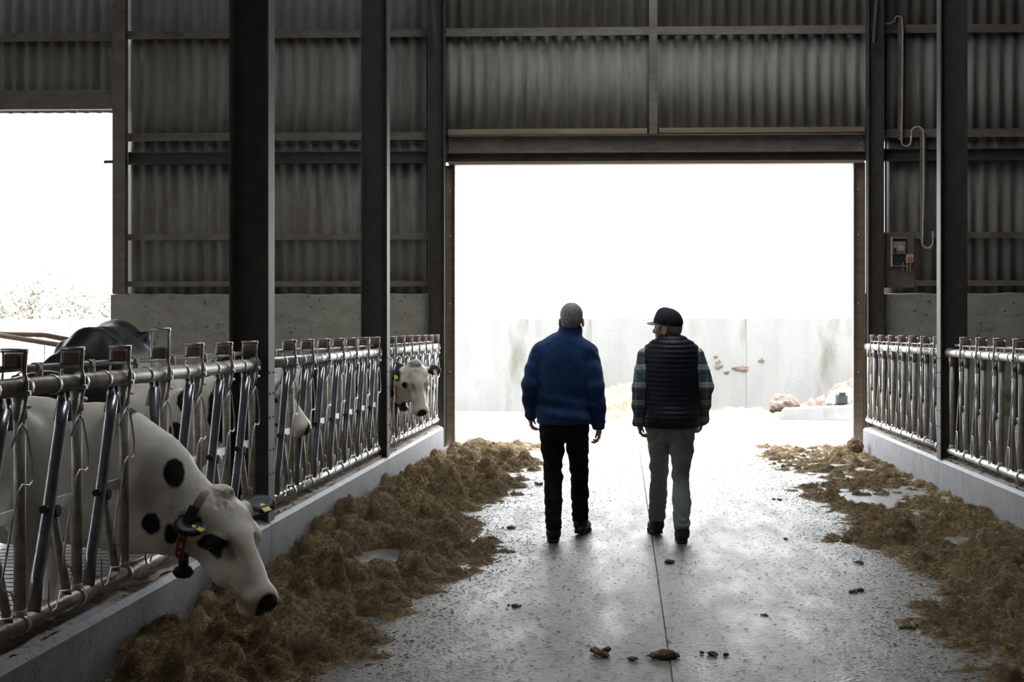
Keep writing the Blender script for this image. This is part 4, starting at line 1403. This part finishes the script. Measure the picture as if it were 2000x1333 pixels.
# 1: the large white cow eating at the front left
cow('large white cow with black spots lowering its collared head to eat silage', (-2.98, 7.18, PEN_Z), (1, 0), 1.0,
    [((-3.05, 7.18, .90), .34, .66), ((-2.66, 7.17, .86), .36, .52), ((-2.45, 7.16, .775), .315, .52), ((-2.26, 7.15, .68), .215, .68), ((-2.13, 7.14, .635), .155, .8)],
    (-2.008, 7.12, .775), (.27, -.15, -.48), (.70, -.60, .40), 1.17,
    [((-2.232, 6.99, .89), (.05, .12, .085)), ((-2.346, 6.97, .63), (.048, .12, .065)), ((-2.245, 6.99, .575), (.038, .12, .055)), ((-2.215, 7.0, .475), (.04, .12, .035))],
    h=0.0095, ear=((-.12, -.95, -.12), -0.05), back=0.75, eye_patch=[((.19, -.075, -.115), (.062, .055, .06)), ((.195, -.085, .125), (.035, .03, .04))],
    collar=((-2.155, 7.13, .625), (.93, 0, -.36), (.36, 0, .93), .185, .155, 'bell'), lo=(-1.15, -9, -9))
# 2: white-faced cow poking its nose out past the nearest column
cow('white cow with black shoulders poking its white face out behind the nearest column', (-3.27, 10.66, PEN_Z), (1, 0), .97,
    [((-3.25, 10.66, .95), .28, .66), ((-2.95, 10.67, 1.06), .22, .62), ((-2.74, 10.68, 1.10), .155, .8)],
    (-2.64, 10.69, 1.275), (.62, -.05, -.78), (.78, -.06, .62), 0.98,
    [((-2.86, 10.66, 1.0), (.24, .5, .36)), ((-4.15, 10.66, 1.0), (.42, .6, .6)), ((-3.25, 10.40, 1.08), (.05, .2, .09)), ((-3.30, 10.40, .83), (.055, .2, .08)), ((-3.0, 10.4, 1.15), (.06, .2, .1))],
    h=0.014, eye_patch=[], tags=(1,))
# 3: cow looking out beyond the second column
cow('black and white cow looking out at the passage beside the doorway', (-3.10, 15.27, PEN_Z), (1, 0), 1.0,
    [((-3.10, 15.27, .98), .30, .66), ((-2.72, 15.26, 1.02), .24, .6), ((-2.43, 15.20, 1.01), .23, .66), ((-2.29, 15.10, 1.04), .145, .85)],
    (-2.175, 14.99, 1.235), (.16, -.16, -.96), (.42, -.88, .2), 1.02,
    [((-2.60, 15.36, 1.03), (.43, .37, .38)), ((-3.3, 15.2, .85), (.16, .5, .5)), ((-4.2, 15.2, 1.0), (.5, .6, .4)), ((-3.72, 15.0, .72), (.1, .4, .2))],
    h=0.010, ear=(0.30, 0.10), eye_patch=[((.197, -.083, -.115), (.042, .04, .04)), ((.195, -.08, .115), (.03, .03, .03)), ((.16, -.135, -.12), (.018, .03, .03))],
    collar=((-2.27, 15.10, 1.0), (.4, -.6, -.3), (.2, 0, .97), .185, .15, 'red'))
# 4: tall dark cow behind, in daylight from the left opening
cow('tall glossy black cow standing behind the front cow near the left opening', (-4.55, 12.0, PEN_Z), (.2, -.98), 1.30,
    [((-4.55, 12.02, 1.25), .36, .66), ((-4.64, 11.62, 1.16), .23, .6), ((-4.78, 11.36, 1.06), .15, .85)],
    (-4.87, 11.22, 1.20), (-.3, -.45, -.84), (-.3, -.8, .5), 1.0,
    [((-4.1, 13.6, 1.55), (.4, .4, .35)), ((-4.3, 12.7, .9), (.3, .5, .3)), ((-4.95, 11.0, .95), (.06, .06, .2))], base_white=False,
    h=0.018, ear=(0.2, 0.2), tags=(), collar=((-4.79, 11.40, 1.08), (-.3, -.8, -.4), (0, 0, 1), .20, .17, 'red'))

# ------------------------------------------------------------------ people


def hand(f, wrist, side, down, fwd, inward, curl=(20, 40, 35), k=0.006):
    """palm, four unequal bent fingers and a thumb; down: wrist->fingers, fwd: thumb side, inward: palm side"""
    dn = unit(down); fw = unit(np.asarray(fwd) - dn * np.dot(fwd, dn)); inn = unit(np.cross(dn, fw))
    if np.dot(inn, inward) < 0: inn = -inn
    W_ = np.asarray(wrist, float)
    f.cone(W_, W_ + dn * .05, .026, .03, .01, flat=(inn, .75))
    f.cone(W_ + dn * .035 + fw * .012, W_ + dn * .085 + fw * .014, .03, .026, .01, flat=(inn, .5))
    f.cone(W_ + dn * .035 - fw * .012, W_ + dn * .082 - fw * .014, .028, .024, .01, flat=(inn, .5))
    for j, (off, ln) in enumerate(((.033, .068), (.011, .076), (-.011, .071), (-.031, .055))):
        p = W_ + dn * (.088 - abs(off) * .18) + fw * off
        a = 0.0
        for sgm, (c, frac) in enumerate(zip(curl, (.45, .31, .24))):
            a += math.radians(c + 4 * j)
            q = p + (dn * math.cos(a) + inn * math.sin(a) + fw * off * 0.8) * ln * frac * 1.15
            f.cone(p, q, .0098 - .0008 * sgm, .0092 - .001 * sgm, k)
            p = q
    p = W_ + dn * .03 + fw * .028
    for v, ln, r in ((dn * .7 + fw * .6 + inn * .35, .036, .0125), (dn * .9 + fw * .22 + inn * .3, .03, .0105), (dn * .95 + inn * .35, .024, .0095)):
        q = p + unit(v) * ln
        f.cone(p, q, r, r - .001, k)
        p = q


def head(f, c, fw, up):
    """skull, face, ears; c: centre of the head, fw: where the face looks"""
    fw = unit(fw); up = unit(np.asarray(up) - fw * np.dot(up, fw)); rt = np.cross(fw, up)
    A = (rt, fw, up)

    def P(r, q, u): return np.asarray(c) + rt * r + fw * q + up * u
    f.ell(P(0, -.012, .025), (.082, .102, .092), .01, A)
    f.ell(P(0, .025, -.04), (.064, .072, .075), .03, A)
    f.ell(P(0, .072, -.095), (.03, .025, .022), .02, A)
    f.cone(P(0, .085, .01), P(0, .108, -.028), .011, .016, .012)
    f.ell(P(0, .084, .03), (.055, .018, .012), .012, A)
    f.ell(P(0, .092, -.06), (.024, .01, .007), .006, A)
    f.ell(P(0, .09, -.072), (.021, .009, .007), .006, A)
    for s in (-1, 1):
        f.ell(P(s * .03, .092, .008), (.014, .012, .009), .008, A, cut=True)
        f.ell(P(s * .046, .066, -.025), (.022, .02, .018), .02, A)
        f.ell(P(s * .088, -.012, -.03), (.012, .024, .036), .006, A)
        f.ell(P(s * .099, -.006, -.026), (.007, .014, .02), .004, A, cut=True)
    return P, A


def person(label, loc, J, hd, hfw, mats, curls):
    """J: dict of joints in local metres (x right, y ahead, z up). Body is one continuous figure; clothes are children"""
    root = tag(empty('person', loc), label, 'person')
    f = Field((-.42, -.42, -.02), (.42, .55, 1.86), 0.0062)
    P, A = head(f, hd, hfw, (0, 0, 1))
    hd = np.asarray(hd)
    f.cone((0, 0.0, 1.46), hd + (0, -.015, -.10), .062, .056, .03)
    f.chain([(0, 0, .95), (0, 0, 1.15), (0, 0, 1.38)], [.13, .125, .15], .05, flat=((0, 1, 0), .62))
    f.cone((-.13, 0, 1.44), (.13, 0, 1.44), .055, .055, .05)
    for s, q in (('L', -1), ('R', 1)):
        sh, el, wr = J['sh' + s], J['el' + s], J['wr' + s]
        f.chain([sh, el, wr], [.05, .04, .027], .02)
        dn = unit(np.asarray(wr) - np.asarray(el)) * .6 + np.array((0, 0, -.5))
        hand(f, wr, q, dn, (0.0, 1, 0.1), (-q, 0, 0), curls)
        f.chain([(q * .085, 0, .93), J['kn' + s], J['an' + s]], [.085, .055, .04], .03)
        an = np.asarray(J['an' + s]); ft = np.asarray(J['ft' + s])
        f.cone(an, (an + ft) / 2 + (0, 0, -.01), .032, .03, .02)
        f.cone(an + (0, -.02, -.05), ft, .034, .03, .02)
    V, F = f.surface()
    link('body', numpy_mesh('body', relax(V, F, 1, .3), F, mats['skin']), root)
    for s in (-1, 1):
        MB().lathe([(.001, -.009), (.0065, -.006), (.009, 0), (.0065, .006), (.001, .009)], (0, 0, 0), 12).build('eye', 'eye_dark', root, tuple(P(s * .03, .084, .008)))
    return root, P, A


def cloth(field, name, mat, parent, disp, smooth=1):
    V, F = field.surface()
    V = relax(V, F, smooth, .4)
    n = vert_normals(V, F)
    V = V + n * disp(V, n)[:, None]
    return link(name, numpy_mesh(name, V, F, mat), parent)


def trousers(J, root, mat, seed):
    f = Field((-.32, -.42, .02), (.32, .55, 1.08), 0.0085)
    f.chain([(0, 0, 1.02), (0, -.005, .92)], [.160, .170], .03, flat=((0, 1, 0), .66))
    for s, q in (('L', -1), ('R', 1)):
        kn, an = np.asarray(J['kn' + s]), np.asarray(J['an' + s])
        f.cone((q * .085, -.03, .90), (q * .085, 0.0, .84), .105, .10, .04)
        f.chain([(q * .088, 0, .88), (np.array((q * .088, 0, .88)) + kn) / 2, kn, (kn + an) / 2 + (0, -.02, 0), an + (0, 0, .02)], [.105, .088, .068, .067, .062], .02)
        f.plane((0, 0, 1), .945)
    f.plane((0, 0, -1), -.10)

    def disp(V, n):
        w = fbm(V * (6, 6, 15), 3, seed) * .006
        low = np.clip((.42 - V[:, 2]) / .3, 0, 1)
        kn = np.exp(-((V[:, 2] - .52) / .1) ** 2)
        w += (np.sin(V[:, 2] * 95 + 6 * vnoise(V * 11, seed + 2)) * .004) * low + np.sin(V[:, 2] * 70 + V[:, 0] * 40 + 4 * vnoise(V * 10, seed)) * .004 * kn
        cr = np.exp(-((V[:, 2] - .80) / .06) ** 2)
        w += cr * .005 * np.sin(V[:, 2] * 60 + np.abs(V[:, 0]) * 70)
        return w
    return cloth(f, 'trousers', mat, root, disp)


def boot(J, s, root, mat, turn, lift=0.0):
    an = np.asarray(J['an' + s]); ft = np.asarray(J['ft' + s])
    d = ft - an; d[2] = 0; d = unit(d)
    sd = np.array((d[1], -d[0], 0))
    heel = np.array((an[0], an[1], 0)) - d * .055
    hz, tz = lift, 0.0
    f = Field((an[0] - .2, an[1] - .2, -.01), (an[0] + .2, an[1] + .32, an[2] + .16), 0.0075)

    def G(a, b, z): return heel + d * a + sd * b + np.array((0, 0, z + hz * (1 - a / .28)))
    f.cone(G(.045, 0, .065), G(.06, 0, .065), .042, .046, .02)
    f.cone(G(.06, 0, .06), G(.22, 0, .052), .046, .045, .03, flat=((0, 0, 1), .9))
    f.cone(G(.06, 0, .08), an + (0, -.005, .03), .046, .044, .03)
    f.cone(G(.08, 0, .10), G(.17, 0, .075), .045, .036, .03)
    f.plane((0, 0, 1), an[2] + .04)
    V, F = f.surface()
    V = relax(V, F, 1, .3)
    n = vert_normals(V, F)
    V += n * (fbm(V * 30, 2, 3) * .002)[:, None]
    b = link('boot', numpy_mesh('boot', V, F, mat), root)
    out = [(-.012, 0), (-.004, -.032), (.05, -.041), (.12, -.041), (.19, -.05), (.24, -.044), (.27, -.018), (.272, .014), (.245, .042), (.19, .048), (.12, .038), (.05, .038), (-.004, .030)]
    mb = MB()
    m = len(out)
    vs = [G(a, b_, z) for z in (0.001, .028) for a, b_ in out]
    mb.add(vs, [(i, (i + 1) % m, m + (i + 1) % m, m + i) for i in range(m)] + [tuple(range(m - 1, -1, -1)), tuple(range(m, 2 * m))])
    mb.build('sole', 'rubber', b)
    mbc = MB()
    for k in range(4):
        z0 = .09 + k * .022
        mbc.tube([tuple(G(.115 - k * .012, -.022, z0)), tuple(G(.12 - k * .012, 0, z0 + .014)), tuple(G(.115 - k * .012, .022, z0))], .003, 5)
    mbc.build('laces', 'rubber', b)
    return b


# ---- the man in the blue fleece
J1 = dict(shL=(-.182, 0, 1.42), elL=(-.252, -.025, 1.18), wrL=(-.262, .10, .955), shR=(.182, 0, 1.42), elR=(.235, -.05, 1.17), wrR=(.262, -.01, .875),
          knL=(-.085, .0, .50), anL=(-.075, -.16, .11), ftL=(-.085, .03, .045), knR=(.105, .20, .515), anR=(.115, .26, .115), ftR=(.155, .43, .045))
m1, P1, A1 = person('man in a dark blue fleece jacket and black trousers walking away', (-.44, 10.84, 0), J1, (.055, .02, 1.685), (.05, 1, -.05),
                    dict(skin='skin'), (18, 34, 30))
# cropped grey hair
f = Field((-.1, -.15, 1.55), (.2, .18, 1.86), 0.006)
f.ell(P1(0, -.012, .028), (.088, .107, .096), .01, A1)
f.ell(P1(0, -.05, -.03), (.074, .062, .06), .03, A1)
f.cone(P1(0, .12, -.02), P1(0, .07, -.12), .075, .09, .01, cut=True)
for s in (-1, 1):
    f.ell(P1(s * .095, .0, -.035), (.022, .032, .04), .006, A1, cut=True)
f.plane((0, 0, -1), -(1.685 - .085))
cloth(f, 'hair', 'hair_grey', m1, lambda V, n: fbm(V * 90, 2, 4) * .0018, 0)
f = Field((-.40, -.28, .84), (.40, .30, 1.70), 0.0085)
f.chain([(0, 0, .90), (-.005, 0, 1.02), (0, -.01, 1.22), (0, -.015, 1.38)], [.20, .202, .207, .20], .05, flat=((0, 1, 0), .66))
f.ell((0, -.02, .94), (.205, .158, .13), .03)
f.plane((0, 0, -1), -.885)
f.ell((0, -.03, 1.34), (.19, .115, .16), .05)
f.cone((-.145, -.005, 1.42), (.145, -.005, 1.42), .072, .072, .05)
f.cone((0.0, -.01, 1.505), (-.15, -.005, 1.435), .072, .07, .06)
f.cone((0.03, -.01, 1.505), (.155, -.005, 1.435), .072, .07, .06)
for s in 'LR':
    sh, el, wr = (np.asarray(J1[k + s]) for k in ('sh', 'el', 'wr'))
    f.chain([sh, (sh + el) / 2, el, (el + wr) / 2, wr + (0, 0, .0)], [.078, .077, .069, .064, .050], .03)
    f.chain([wr + (wr - el) * -.06, wr + (wr - el) * .04], [.050, .046], .006)
f.cone((.03, 0, 1.49), (.046, .006, 1.585), .094, .090, .02, flat=((0, 1, 0), .95))
f.ell((.05, .012, 1.67), (.078, .082, .06), .01, cut=True)


def fl_disp(V, n):
    arm = np.abs(V[:, 0]) > .20
    w = fbm(V * (12, 12, 8), 3, 31) * .004
    w += arm * np.sin(V[:, 2] * 46 + V[:, 0] * 25 + 4 * vnoise(V * 9, 3)) * .0028
    low = np.exp(-((V[:, 2] - 1.0) / .11) ** 2) * (~arm)
    w += low * .008 * np.sin(V[:, 2] * 55 + V[:, 0] * 14 + 2 * vnoise(V * 4, 7))
    w += np.exp(-((V[:, 2] - .90) / .012) ** 2) * .004
    w += np.exp(-((V[:, 2] - 1.615) / .02) ** 2) * .004
    return w


fj = cloth(f, 'fleece_jacket', 'fleece_blue', m1, fl_disp)
trousers(J1, m1, 'trouser_black', 51)
boot(J1, 'L', m1, 'boot_black', 0)
boot(J1, 'R', m1, 'boot_black', 0, .015)

# ---- the man in the quilted vest
J2 = dict(shL=(-.18, 0, 1.40), elL=(-.238, -.04, 1.16), wrL=(-.238, .03, .905), shR=(.18, 0, 1.40), elR=(.255, -.02, 1.16), wrR=(.235, .13, .925),
          knL=(-.088, .20, .52), anL=(-.10, .27, .125), ftL=(-.13, .43, .045), knR=(.07, .03, .50), anR=(.075, -.17, .11), ftR=(.075, .02, .045))
m2, P2, A2 = person('man in a navy quilted vest, plaid shirt and cap walking away', (.375, 10.86, 0), J2, (-.03, .02, 1.62), (-.90, .42, -.04),
                    dict(skin='skin'), (24, 42, 36))
f = Field((-.16, -.12, 1.5), (.1, .16, 1.8), 0.006)
f.ell(P2(0, -.014, .005), (.086, .104, .07), .01, A2)
f.ell(P2(0, -.05, -.035), (.066, .055, .05), .03, A2)
f.cone(P2(0, .13, .0), P2(0, .06, -.12), .085, .09, .01, cut=True)
for s in (-1, 1):
    f.ell(P2(s * .095, .0, -.035), (.022, .032, .04), .006, A2, cut=True)
f.plane((0, 0, -1), -(1.62 - .078))
cloth(f, 'hair', 'hair_grey', m2, lambda V, n: fbm(V * 90, 2, 4) * .0018, 0)
# cap: crown, brim, strap opening edge, button
f = Field((-.2, -.2, 1.54), (.14, .24, 1.82), 0.006)
f.ell(P2(0, -.008, .035), (.098, .117, .11), .01, A2)
f.cone(P2(0, .0, .06), P2(0, .03, .10), .07, .05, .03)
up2 = A2[2]; fw2 = A2[1]; rt2 = A2[0]
c0 = P2(0, 0, .016)
nn = -unit(up2 + fw2 * -.32)
f.plane(tuple(nn), float(np.dot(nn, c0)))
f.ell(P2(0, -.008, .015), (.090, .109, .104), .0, A2, cut=True)
cap = cloth(f, 'cap', 'cap_navy', m2, lambda V, n: .002 * np.exp(-(np.abs(((V - P2(0, 0, 0)) @ rt2)) / .004) ** 2), 1)
vs, fs = [], []
NB = 14
for k in (0, 1):
    for i in range(NB + 1):
        t = -1 + 2 * i / NB
        for r_, e_ in ((0, 0), (1, 1)):
            ax_ = t * .088
            y0_ = .098 * math.sqrt(max(0, 1 - (t * .96) ** 2)) - .01
            y1_ = y0_ + .075 * math.sqrt(max(0, 1 - abs(t) ** 2.6))
            yy = y1_ if e_ else y0_
            vs.append(P2(ax_, yy, .05 - .03 * t * t - .12 * (yy - y0_) - k * .005))
o2 = 2 * (NB + 1)
for i in range(NB):
    a = i * 2
    fs += [(a, a + 1, a + 3, a + 2), (o2 + a, o2 + a + 2, o2 + a + 3, o2 + a + 1), (a + 1, o2 + a + 1, o2 + a + 3, a + 3), (a, a + 2, o2 + a + 2, o2 + a)]
MB().add(vs, fs, False).build('brim', 'cap_grey', cap)
bp_ = P2(0, -.008, .146)
MB().lathe([(.009, -.004), (.009, .002), (.004, .006)], tuple(bp_), 10).build('button', 'cap_navy', cap)
# checked shirt: sleeves with turned cuffs, yoke under the vest
f = Field((-.38, -.25, .86), (.38, .30, 1.56), 0.0085)
f.chain([(0, 0, 1.0), (0, 0, 1.36)], [.16, .165], .03, flat=((0, 1, 0), .6))
f.cone((-.15, 0, 1.40), (.15, 0, 1.40), .06, .06, .04)
for s in 'LR':
    sh, el, wr = (np.asarray(J2[k + s]) for k in ('sh', 'el', 'wr'))
    f.chain([sh, (sh + el) / 2, el, (el + wr) / 2, wr + (0, 0, .02)], [.075, .07, .064, .06, .05], .02)
    f.cone(wr + (wr - el) * -.1, wr + (wr - el) * .05, .056, .062, .004)
    f.cone(wr + (wr - el) * .0, wr + (wr - el) * .4, .036, .045, .002, cut=True)


def sh_disp(V, n):
    return fbm(V * (11, 11, 9), 3, 61) * .006 + np.sin(V[:, 2] * 52 + V[:, 0] * 60 + 4 * vnoise(V * 9, 5)) * .002


cloth(f, 'plaid_shirt', 'plaid_shirt', m2, sh_disp)
# vest
f = Field((-.30, -.26, .82), (.30, .26, 1.64), 0.0075)
f.chain([(0, 0, .89), (0, 0, 1.05), (0, -.005, 1.22), (0, -.01, 1.36)], [.208, .207, .213, .213], .04, flat=((0, 1, 0), .72))
f.ell((0, -.02, .93), (.212, .165, .15), .03)
f.plane((0, 0, -1), -.85)
f.ell((0, -.03, 1.30), (.18, .115, .17), .05)
f.cone((-.15, -.005, 1.405), (.15, -.005, 1.405), .068, .068, .05)
f.cone((0, -.01, 1.47), (-.12, -.005, 1.435), .06, .06, .05)
f.cone((0, -.01, 1.47), (.12, -.005, 1.435), .06, .06, .05)
f.cone((-.005, 0, 1.45), (-.015, .01, 1.53), .09, .084, .02, flat=((0, 1, 0), .95))
f.ell((-.02, .02, 1.60), (.072, .075, .055), .008, cut=True)
for q in (-1, 1):
    f.ell((q * .305, 0, 1.31), (.075, .12, .16), .01, cut=True)
f.plane((0, 0, -1), -.85)


def quilt(V, n):
    z = V[:, 2] + .006 * vnoise(V * (7, 7, 0) + 3, 3) + .006 * np.abs(V[:, 0]) / .2 * 0 - .02 * V[:, 1]
    ph = (z / .0355) % 1.0
    puff = np.sqrt(np.clip(1 - (2 * ph - 1) ** 2, 0, 1))
    seam = np.exp(-((np.abs(V[:, 0]) - .155) / .006) ** 2) * (V[:, 2] < 1.30)
    return .0085 * (puff - .6) - .006 * seam + .002 * fbm(V * (30, 30, 18), 2, 9) * (.4 + np.abs(V[:, 0]) / .2)


vest = cloth(f, 'quilted_vest', 'puffer_navy', m2, quilt, 1)
mb = MB()
for x, z, a in ((-.006, 1.452, .3), (.008, 1.452, -.5), (.014, 1.446, -.4)):
    dx = .006 * math.sin(a)
    mb.tube([(x - dx, -.118, z - .006), (x + dx, -.114, z + .006)], .0022, 5)
mb.build('logo', 'white_paint', vest)
trousers(J2, m2, 'trouser_grey', 77)
boot(J2, 'L', m2, 'boot_brown', 0, .012)
boot(J2, 'R', m2, 'boot_brown', 0)
wl = np.asarray(J2['wrL'])
f = Field(wl - .08, wl + .08, 0.006)
d_ = unit(np.asarray(J2['wrL']) - np.asarray(J2['elL']))
f.cone(wl + d_ * .005, wl + d_ * .022, .036, .036, .002)
cloth(f, 'wristwatch', 'black_plastic', m2, lambda V, n: np.zeros(len(V)), 1)

# ------------------------------------------------------------------ yard seen through the openings
yw = tag(empty('wall_yard', (0, 27.6, 0)), kind='structure')
pm = MB().box(0.0, 3.0, 0, 0.2, -0.05, 1.80, 0.006).mesh('panel', 'yard_wall_concrete')
for i in range(-9, 5):
    link('panel', pm, yw, (i * 3.0 - 0.6, random.uniform(0, .012), random.uniform(-.012, .008)))

for x_, z_, sd_, w_, h_ in ((1.87, .90, 3, .16, .13), (2.36, .86, 7, .22, .12), (2.7, 1.0, 11, .07, .06)):
    f = Field((-1.5 * w_, -.05, -1.5 * h_), (1.5 * w_, .05, 1.5 * h_), .012)
    rr_ = np.random.default_rng(sd_)
    for _ in range(9):
        f.ell((rr_.normal(0, .45) * w_, 0, rr_.normal(0, .4) * h_), (w_ * rr_.uniform(.15, .4), .018, h_ * rr_.uniform(.15, .4)), .012)
    V_, F_ = f.surface()
    link('dirt_splash', numpy_mesh('dirt_splash', V_, F_, 'dirt_pale'), yw, (x_, 0, z_))


def heap(name, label, cat, loc, rx, ry, hz, mat, seed, rough=.12, step=0.05):
    nx, ny = int(2.4 * rx / step), int(2.4 * ry / step)
    X, Y = np.meshgrid(np.linspace(-1.2 * rx, 1.2 * rx, nx), np.linspace(-1.2 * ry, 1.2 * ry, ny), indexing='ij')
    Pn = np.stack([X.ravel(), Y.ravel(), 0 * X.ravel()], 1) + seed
    d = np.sqrt((X / rx) ** 2 + (Y / ry) ** 2) + .18 * fbm(Pn * 1.8, 3, seed).reshape(X.shape)
    h = hz * np.clip(1 - d, 0, 1) ** .9 + rough * hz * fbm(Pn * 7, 3, seed + 2).reshape(X.shape) * (d < 1)
    I = np.arange(nx * ny).reshape(nx, ny)
    F = np.stack([I[:-1, :-1], I[1:, :-1], I[1:, 1:], I[:-1, 1:]], -1).reshape(-1, 4)
    F = F[(h.ravel()[F] > 0.004).any(1)]
    used = np.unique(F); mp = np.full(X.size, -1); mp[used] = np.arange(len(used))
    V = np.stack([X.ravel(), Y.ravel(), np.maximum(h, -.004).ravel()], 1)
    return tag(link(name, numpy_mesh(name, V[used], mp[F], mat), None, loc), label, cat, kind='stuff')


o = heap('straw_heap', 'pale straw heap against the yard wall between the two men', 'straw', (.1, 26.55, -.005), 1.35, .85, .62, 'pale_straw', 3)
heap('straw_spill', 'thin spill of pale straw along the foot of the yard wall', 'straw', (2.1, 26.3, -.005), 1.6, 1.1, .12, 'pale_straw', 5, .4)
heap('dirt_heap', 'reddish dirt heap against the yard wall near the right jamb', 'dirt', (4.35, 26.75, -.005), 1.05, .7, .62, 'dirt_pale', 8, .25)
heap('dirt_heap', 'small pile of dirt left of the broken concrete slab', 'dirt', (2.45, 26.1, -.005), .38, .3, .2, 'dirt_pale', 12, .3)


def boulder(name, label, cat, loc, r, mat, seed, group=None):
    f = Field((-1.3 * r[0], -1.3 * r[1], -1.3 * r[2]), (1.3 * r[0], 1.3 * r[1], 1.3 * r[2]), max(r) / 14)
    f.ell((0, 0, 0), r, 0)
    V, F = f.surface()
    n = vert_normals(V, F)
    V = V + n * (min(r) * .22 * fbm(V / max(r) * 2.3 + seed, 3, seed))[:, None]
    V[:, 2] -= V[:, 2].min() + .02
    return tag(link(name, numpy_mesh(name, V, F, mat, False), None, loc), label, cat, group)


sl = tag(empty('concrete_slab', (3.55, 25.6, 0)), 'broken concrete slab lying in the yard near the right jamb', 'concrete slab')
MB().add([(-.75, -.3, 0), (.72, -.42, 0), (.8, .35, 0), (-.62, .42, 0), (-.72, -.28, .16), (.70, -.38, .22), (.78, .33, .24), (-.6, .40, .17), (-.2, -.36, 0), (-.22, -.34, .2)],
         [(3, 2, 1, 8, 0), (4, 9, 5, 6, 7), (0, 8, 9, 4), (8, 1, 5, 9), (1, 2, 6, 5), (2, 3, 7, 6), (3, 0, 4, 7)]).build('slab_body', 'yard_wall_concrete', sl)
boulder('rubble_stone', 'brown rubble stone behind the left end of the broken slab', 'stone', (2.98, 26.25, 0), (.27, .2, .2), 'dirt_pale', 4)
boulder('rubble_stone', 'pale rubble block on the dirt near the right jamb', 'stone', (4.05, 26.2, 0), (.3, .22, .26), 'yard_wall_concrete', 9)
boulder('rubble_stone', 'round brown stone at the foot of the right jamb', 'stone', (2.99, 18.35, 0.02), (.10, .1, .1), 'dirt', 14)
tag(MB().box(4.22, 4.42, 25.72, 25.9, .24, .42, 0.02).box(4.26, 4.38, 25.70, 25.74, .42, .46, 0.008).build('plastic_tub', 'black_plastic', None, (-.35, .1, 0)), 'small black plastic tub on the broken slab', 'tub')
bkt = tag(empty('sack', (4.32, 24.6, 0)), 'pale sack with a green edge leaning by the right jamb', 'sack')
f = Field((-.3, -.25, -.02), (.3, .25, .62), .02)
f.ell((0, 0, .27), (.2, .15, .28), .02); f.cone((0, 0, .45), (.05, 0, .55), .08, .05, .05); f.plane((0, 0, -1), 0.0)
cloth(f, 'sack_body', 'white_paint', bkt, lambda V, n: fbm(V * 9, 3, 2) * .015)
MB().tube([(-.19, -.10, .06), (-.16, -.14, .16), (-.10, -.15, .28)], .022, 8).build('green_edge', 'green_plastic', bkt)


# rusty pen rails and posts outside the left opening
def rail(name, label, pts, r, mat='rust_rail', cat='rail'):
    return tag(MB().tube(pts, r, 10).build(name, mat), label, cat)


rail('pen_rail', 'lower rusty pen rail slanting down behind the front cow', [(-7.2, 15.8, 1.56), (-5.9, 15.2, 1.40), (-5.35, 15.0, 1.30)], .028)
rail('pen_rail', 'upper rusty pen rail bending down behind the front cow', [(-7.3, 16.1, 1.55), (-6.55, 15.9, 1.535), (-5.4, 15.4, 1.36)], .028)
for i, (x, y, hh) in enumerate(((-9.9, 23.6, 1.75), (-9.55, 23.2, 2.0), (-9.15, 24.0, 1.7), (-8.75, 23.4, 2.0))):
    tag(MB().tube([(x, y, 0), (x, y, hh)], .03, 8).tube([(x, y, hh), (x, y, hh + .02)], .036, 8).build('yard_post', 'galvanised'),
        ('leftmost', 'second from left', 'third from left', 'rightmost')[i] + ' of the thin pale metal posts in the left yard', 'post', 'thin posts in the left yard')

LEAF = {}


def tree(label, x, y, h, w, seed, group):
    r = np.random.default_rng(seed)
    root = tag(empty('hedgerow_tree', (x, y, 0)), label, 'tree', group)
    mb = MB().tube([(0, 0, -.05), (.05, 0, h * .3), (-.05, .05, h * .6), (.02, 0, h * .85)], .1, 8, radii=[.14, .11, .07, .02])
    for k in range(7):
        a = r.uniform(0, 6.28); z = h * r.uniform(.25, .6)
        mb.tube([(0, 0, z), (math.cos(a) * w * .5, math.sin(a) * w * .5, z + h * .25)], .04, 6, radii=[.05, .012])
    mb.build('trunk', 'bark', root)
    n = 2600
    d = r.normal(0, 1, (n, 3)); d /= np.linalg.norm(d, axis=1, keepdims=True)
    c = d * (r.random(n) ** .4)[:, None] * np.array((w, w, h * .46)) * (1 + .25 * vnoise(d * 2.2 + seed, 3))[:, None] + np.array((0, 0, h * .55))
    c[:, 2] = np.maximum(c[:, 2], .15)
    a1 = r.normal(0, 1, (n, 3)); a1 /= np.linalg.norm(a1, axis=1, keepdims=True)
    b1 = np.cross(a1, r.normal(0, 1, (n, 3))); b1 /= np.linalg.norm(b1, axis=1, keepdims=True)
    s = r.uniform(.08, .18, n)[:, None]
    V = np.stack([c - a1 * s, c + b1 * s * .5, c + a1 * s, c - b1 * s * .5], 1).reshape(-1, 3)
    F = np.arange(4 * n).reshape(-1, 4)
    tag(link('foliage', numpy_mesh('foliage', V, F, 'leaf_pale', False), root), kind='stuff')


for i in range(4):
    tree(('leftmost', 'second from left', 'third from left', 'rightmost')[i] + ' of the pale hedgerow trees far beyond the left opening',
         -28.1 + i * 2.35, 60 + (i % 2) * 1.2, 4.4 + .35 * math.sin(i * 2.1), 1.5, 100 + i, 'hedgerow beyond the left opening')
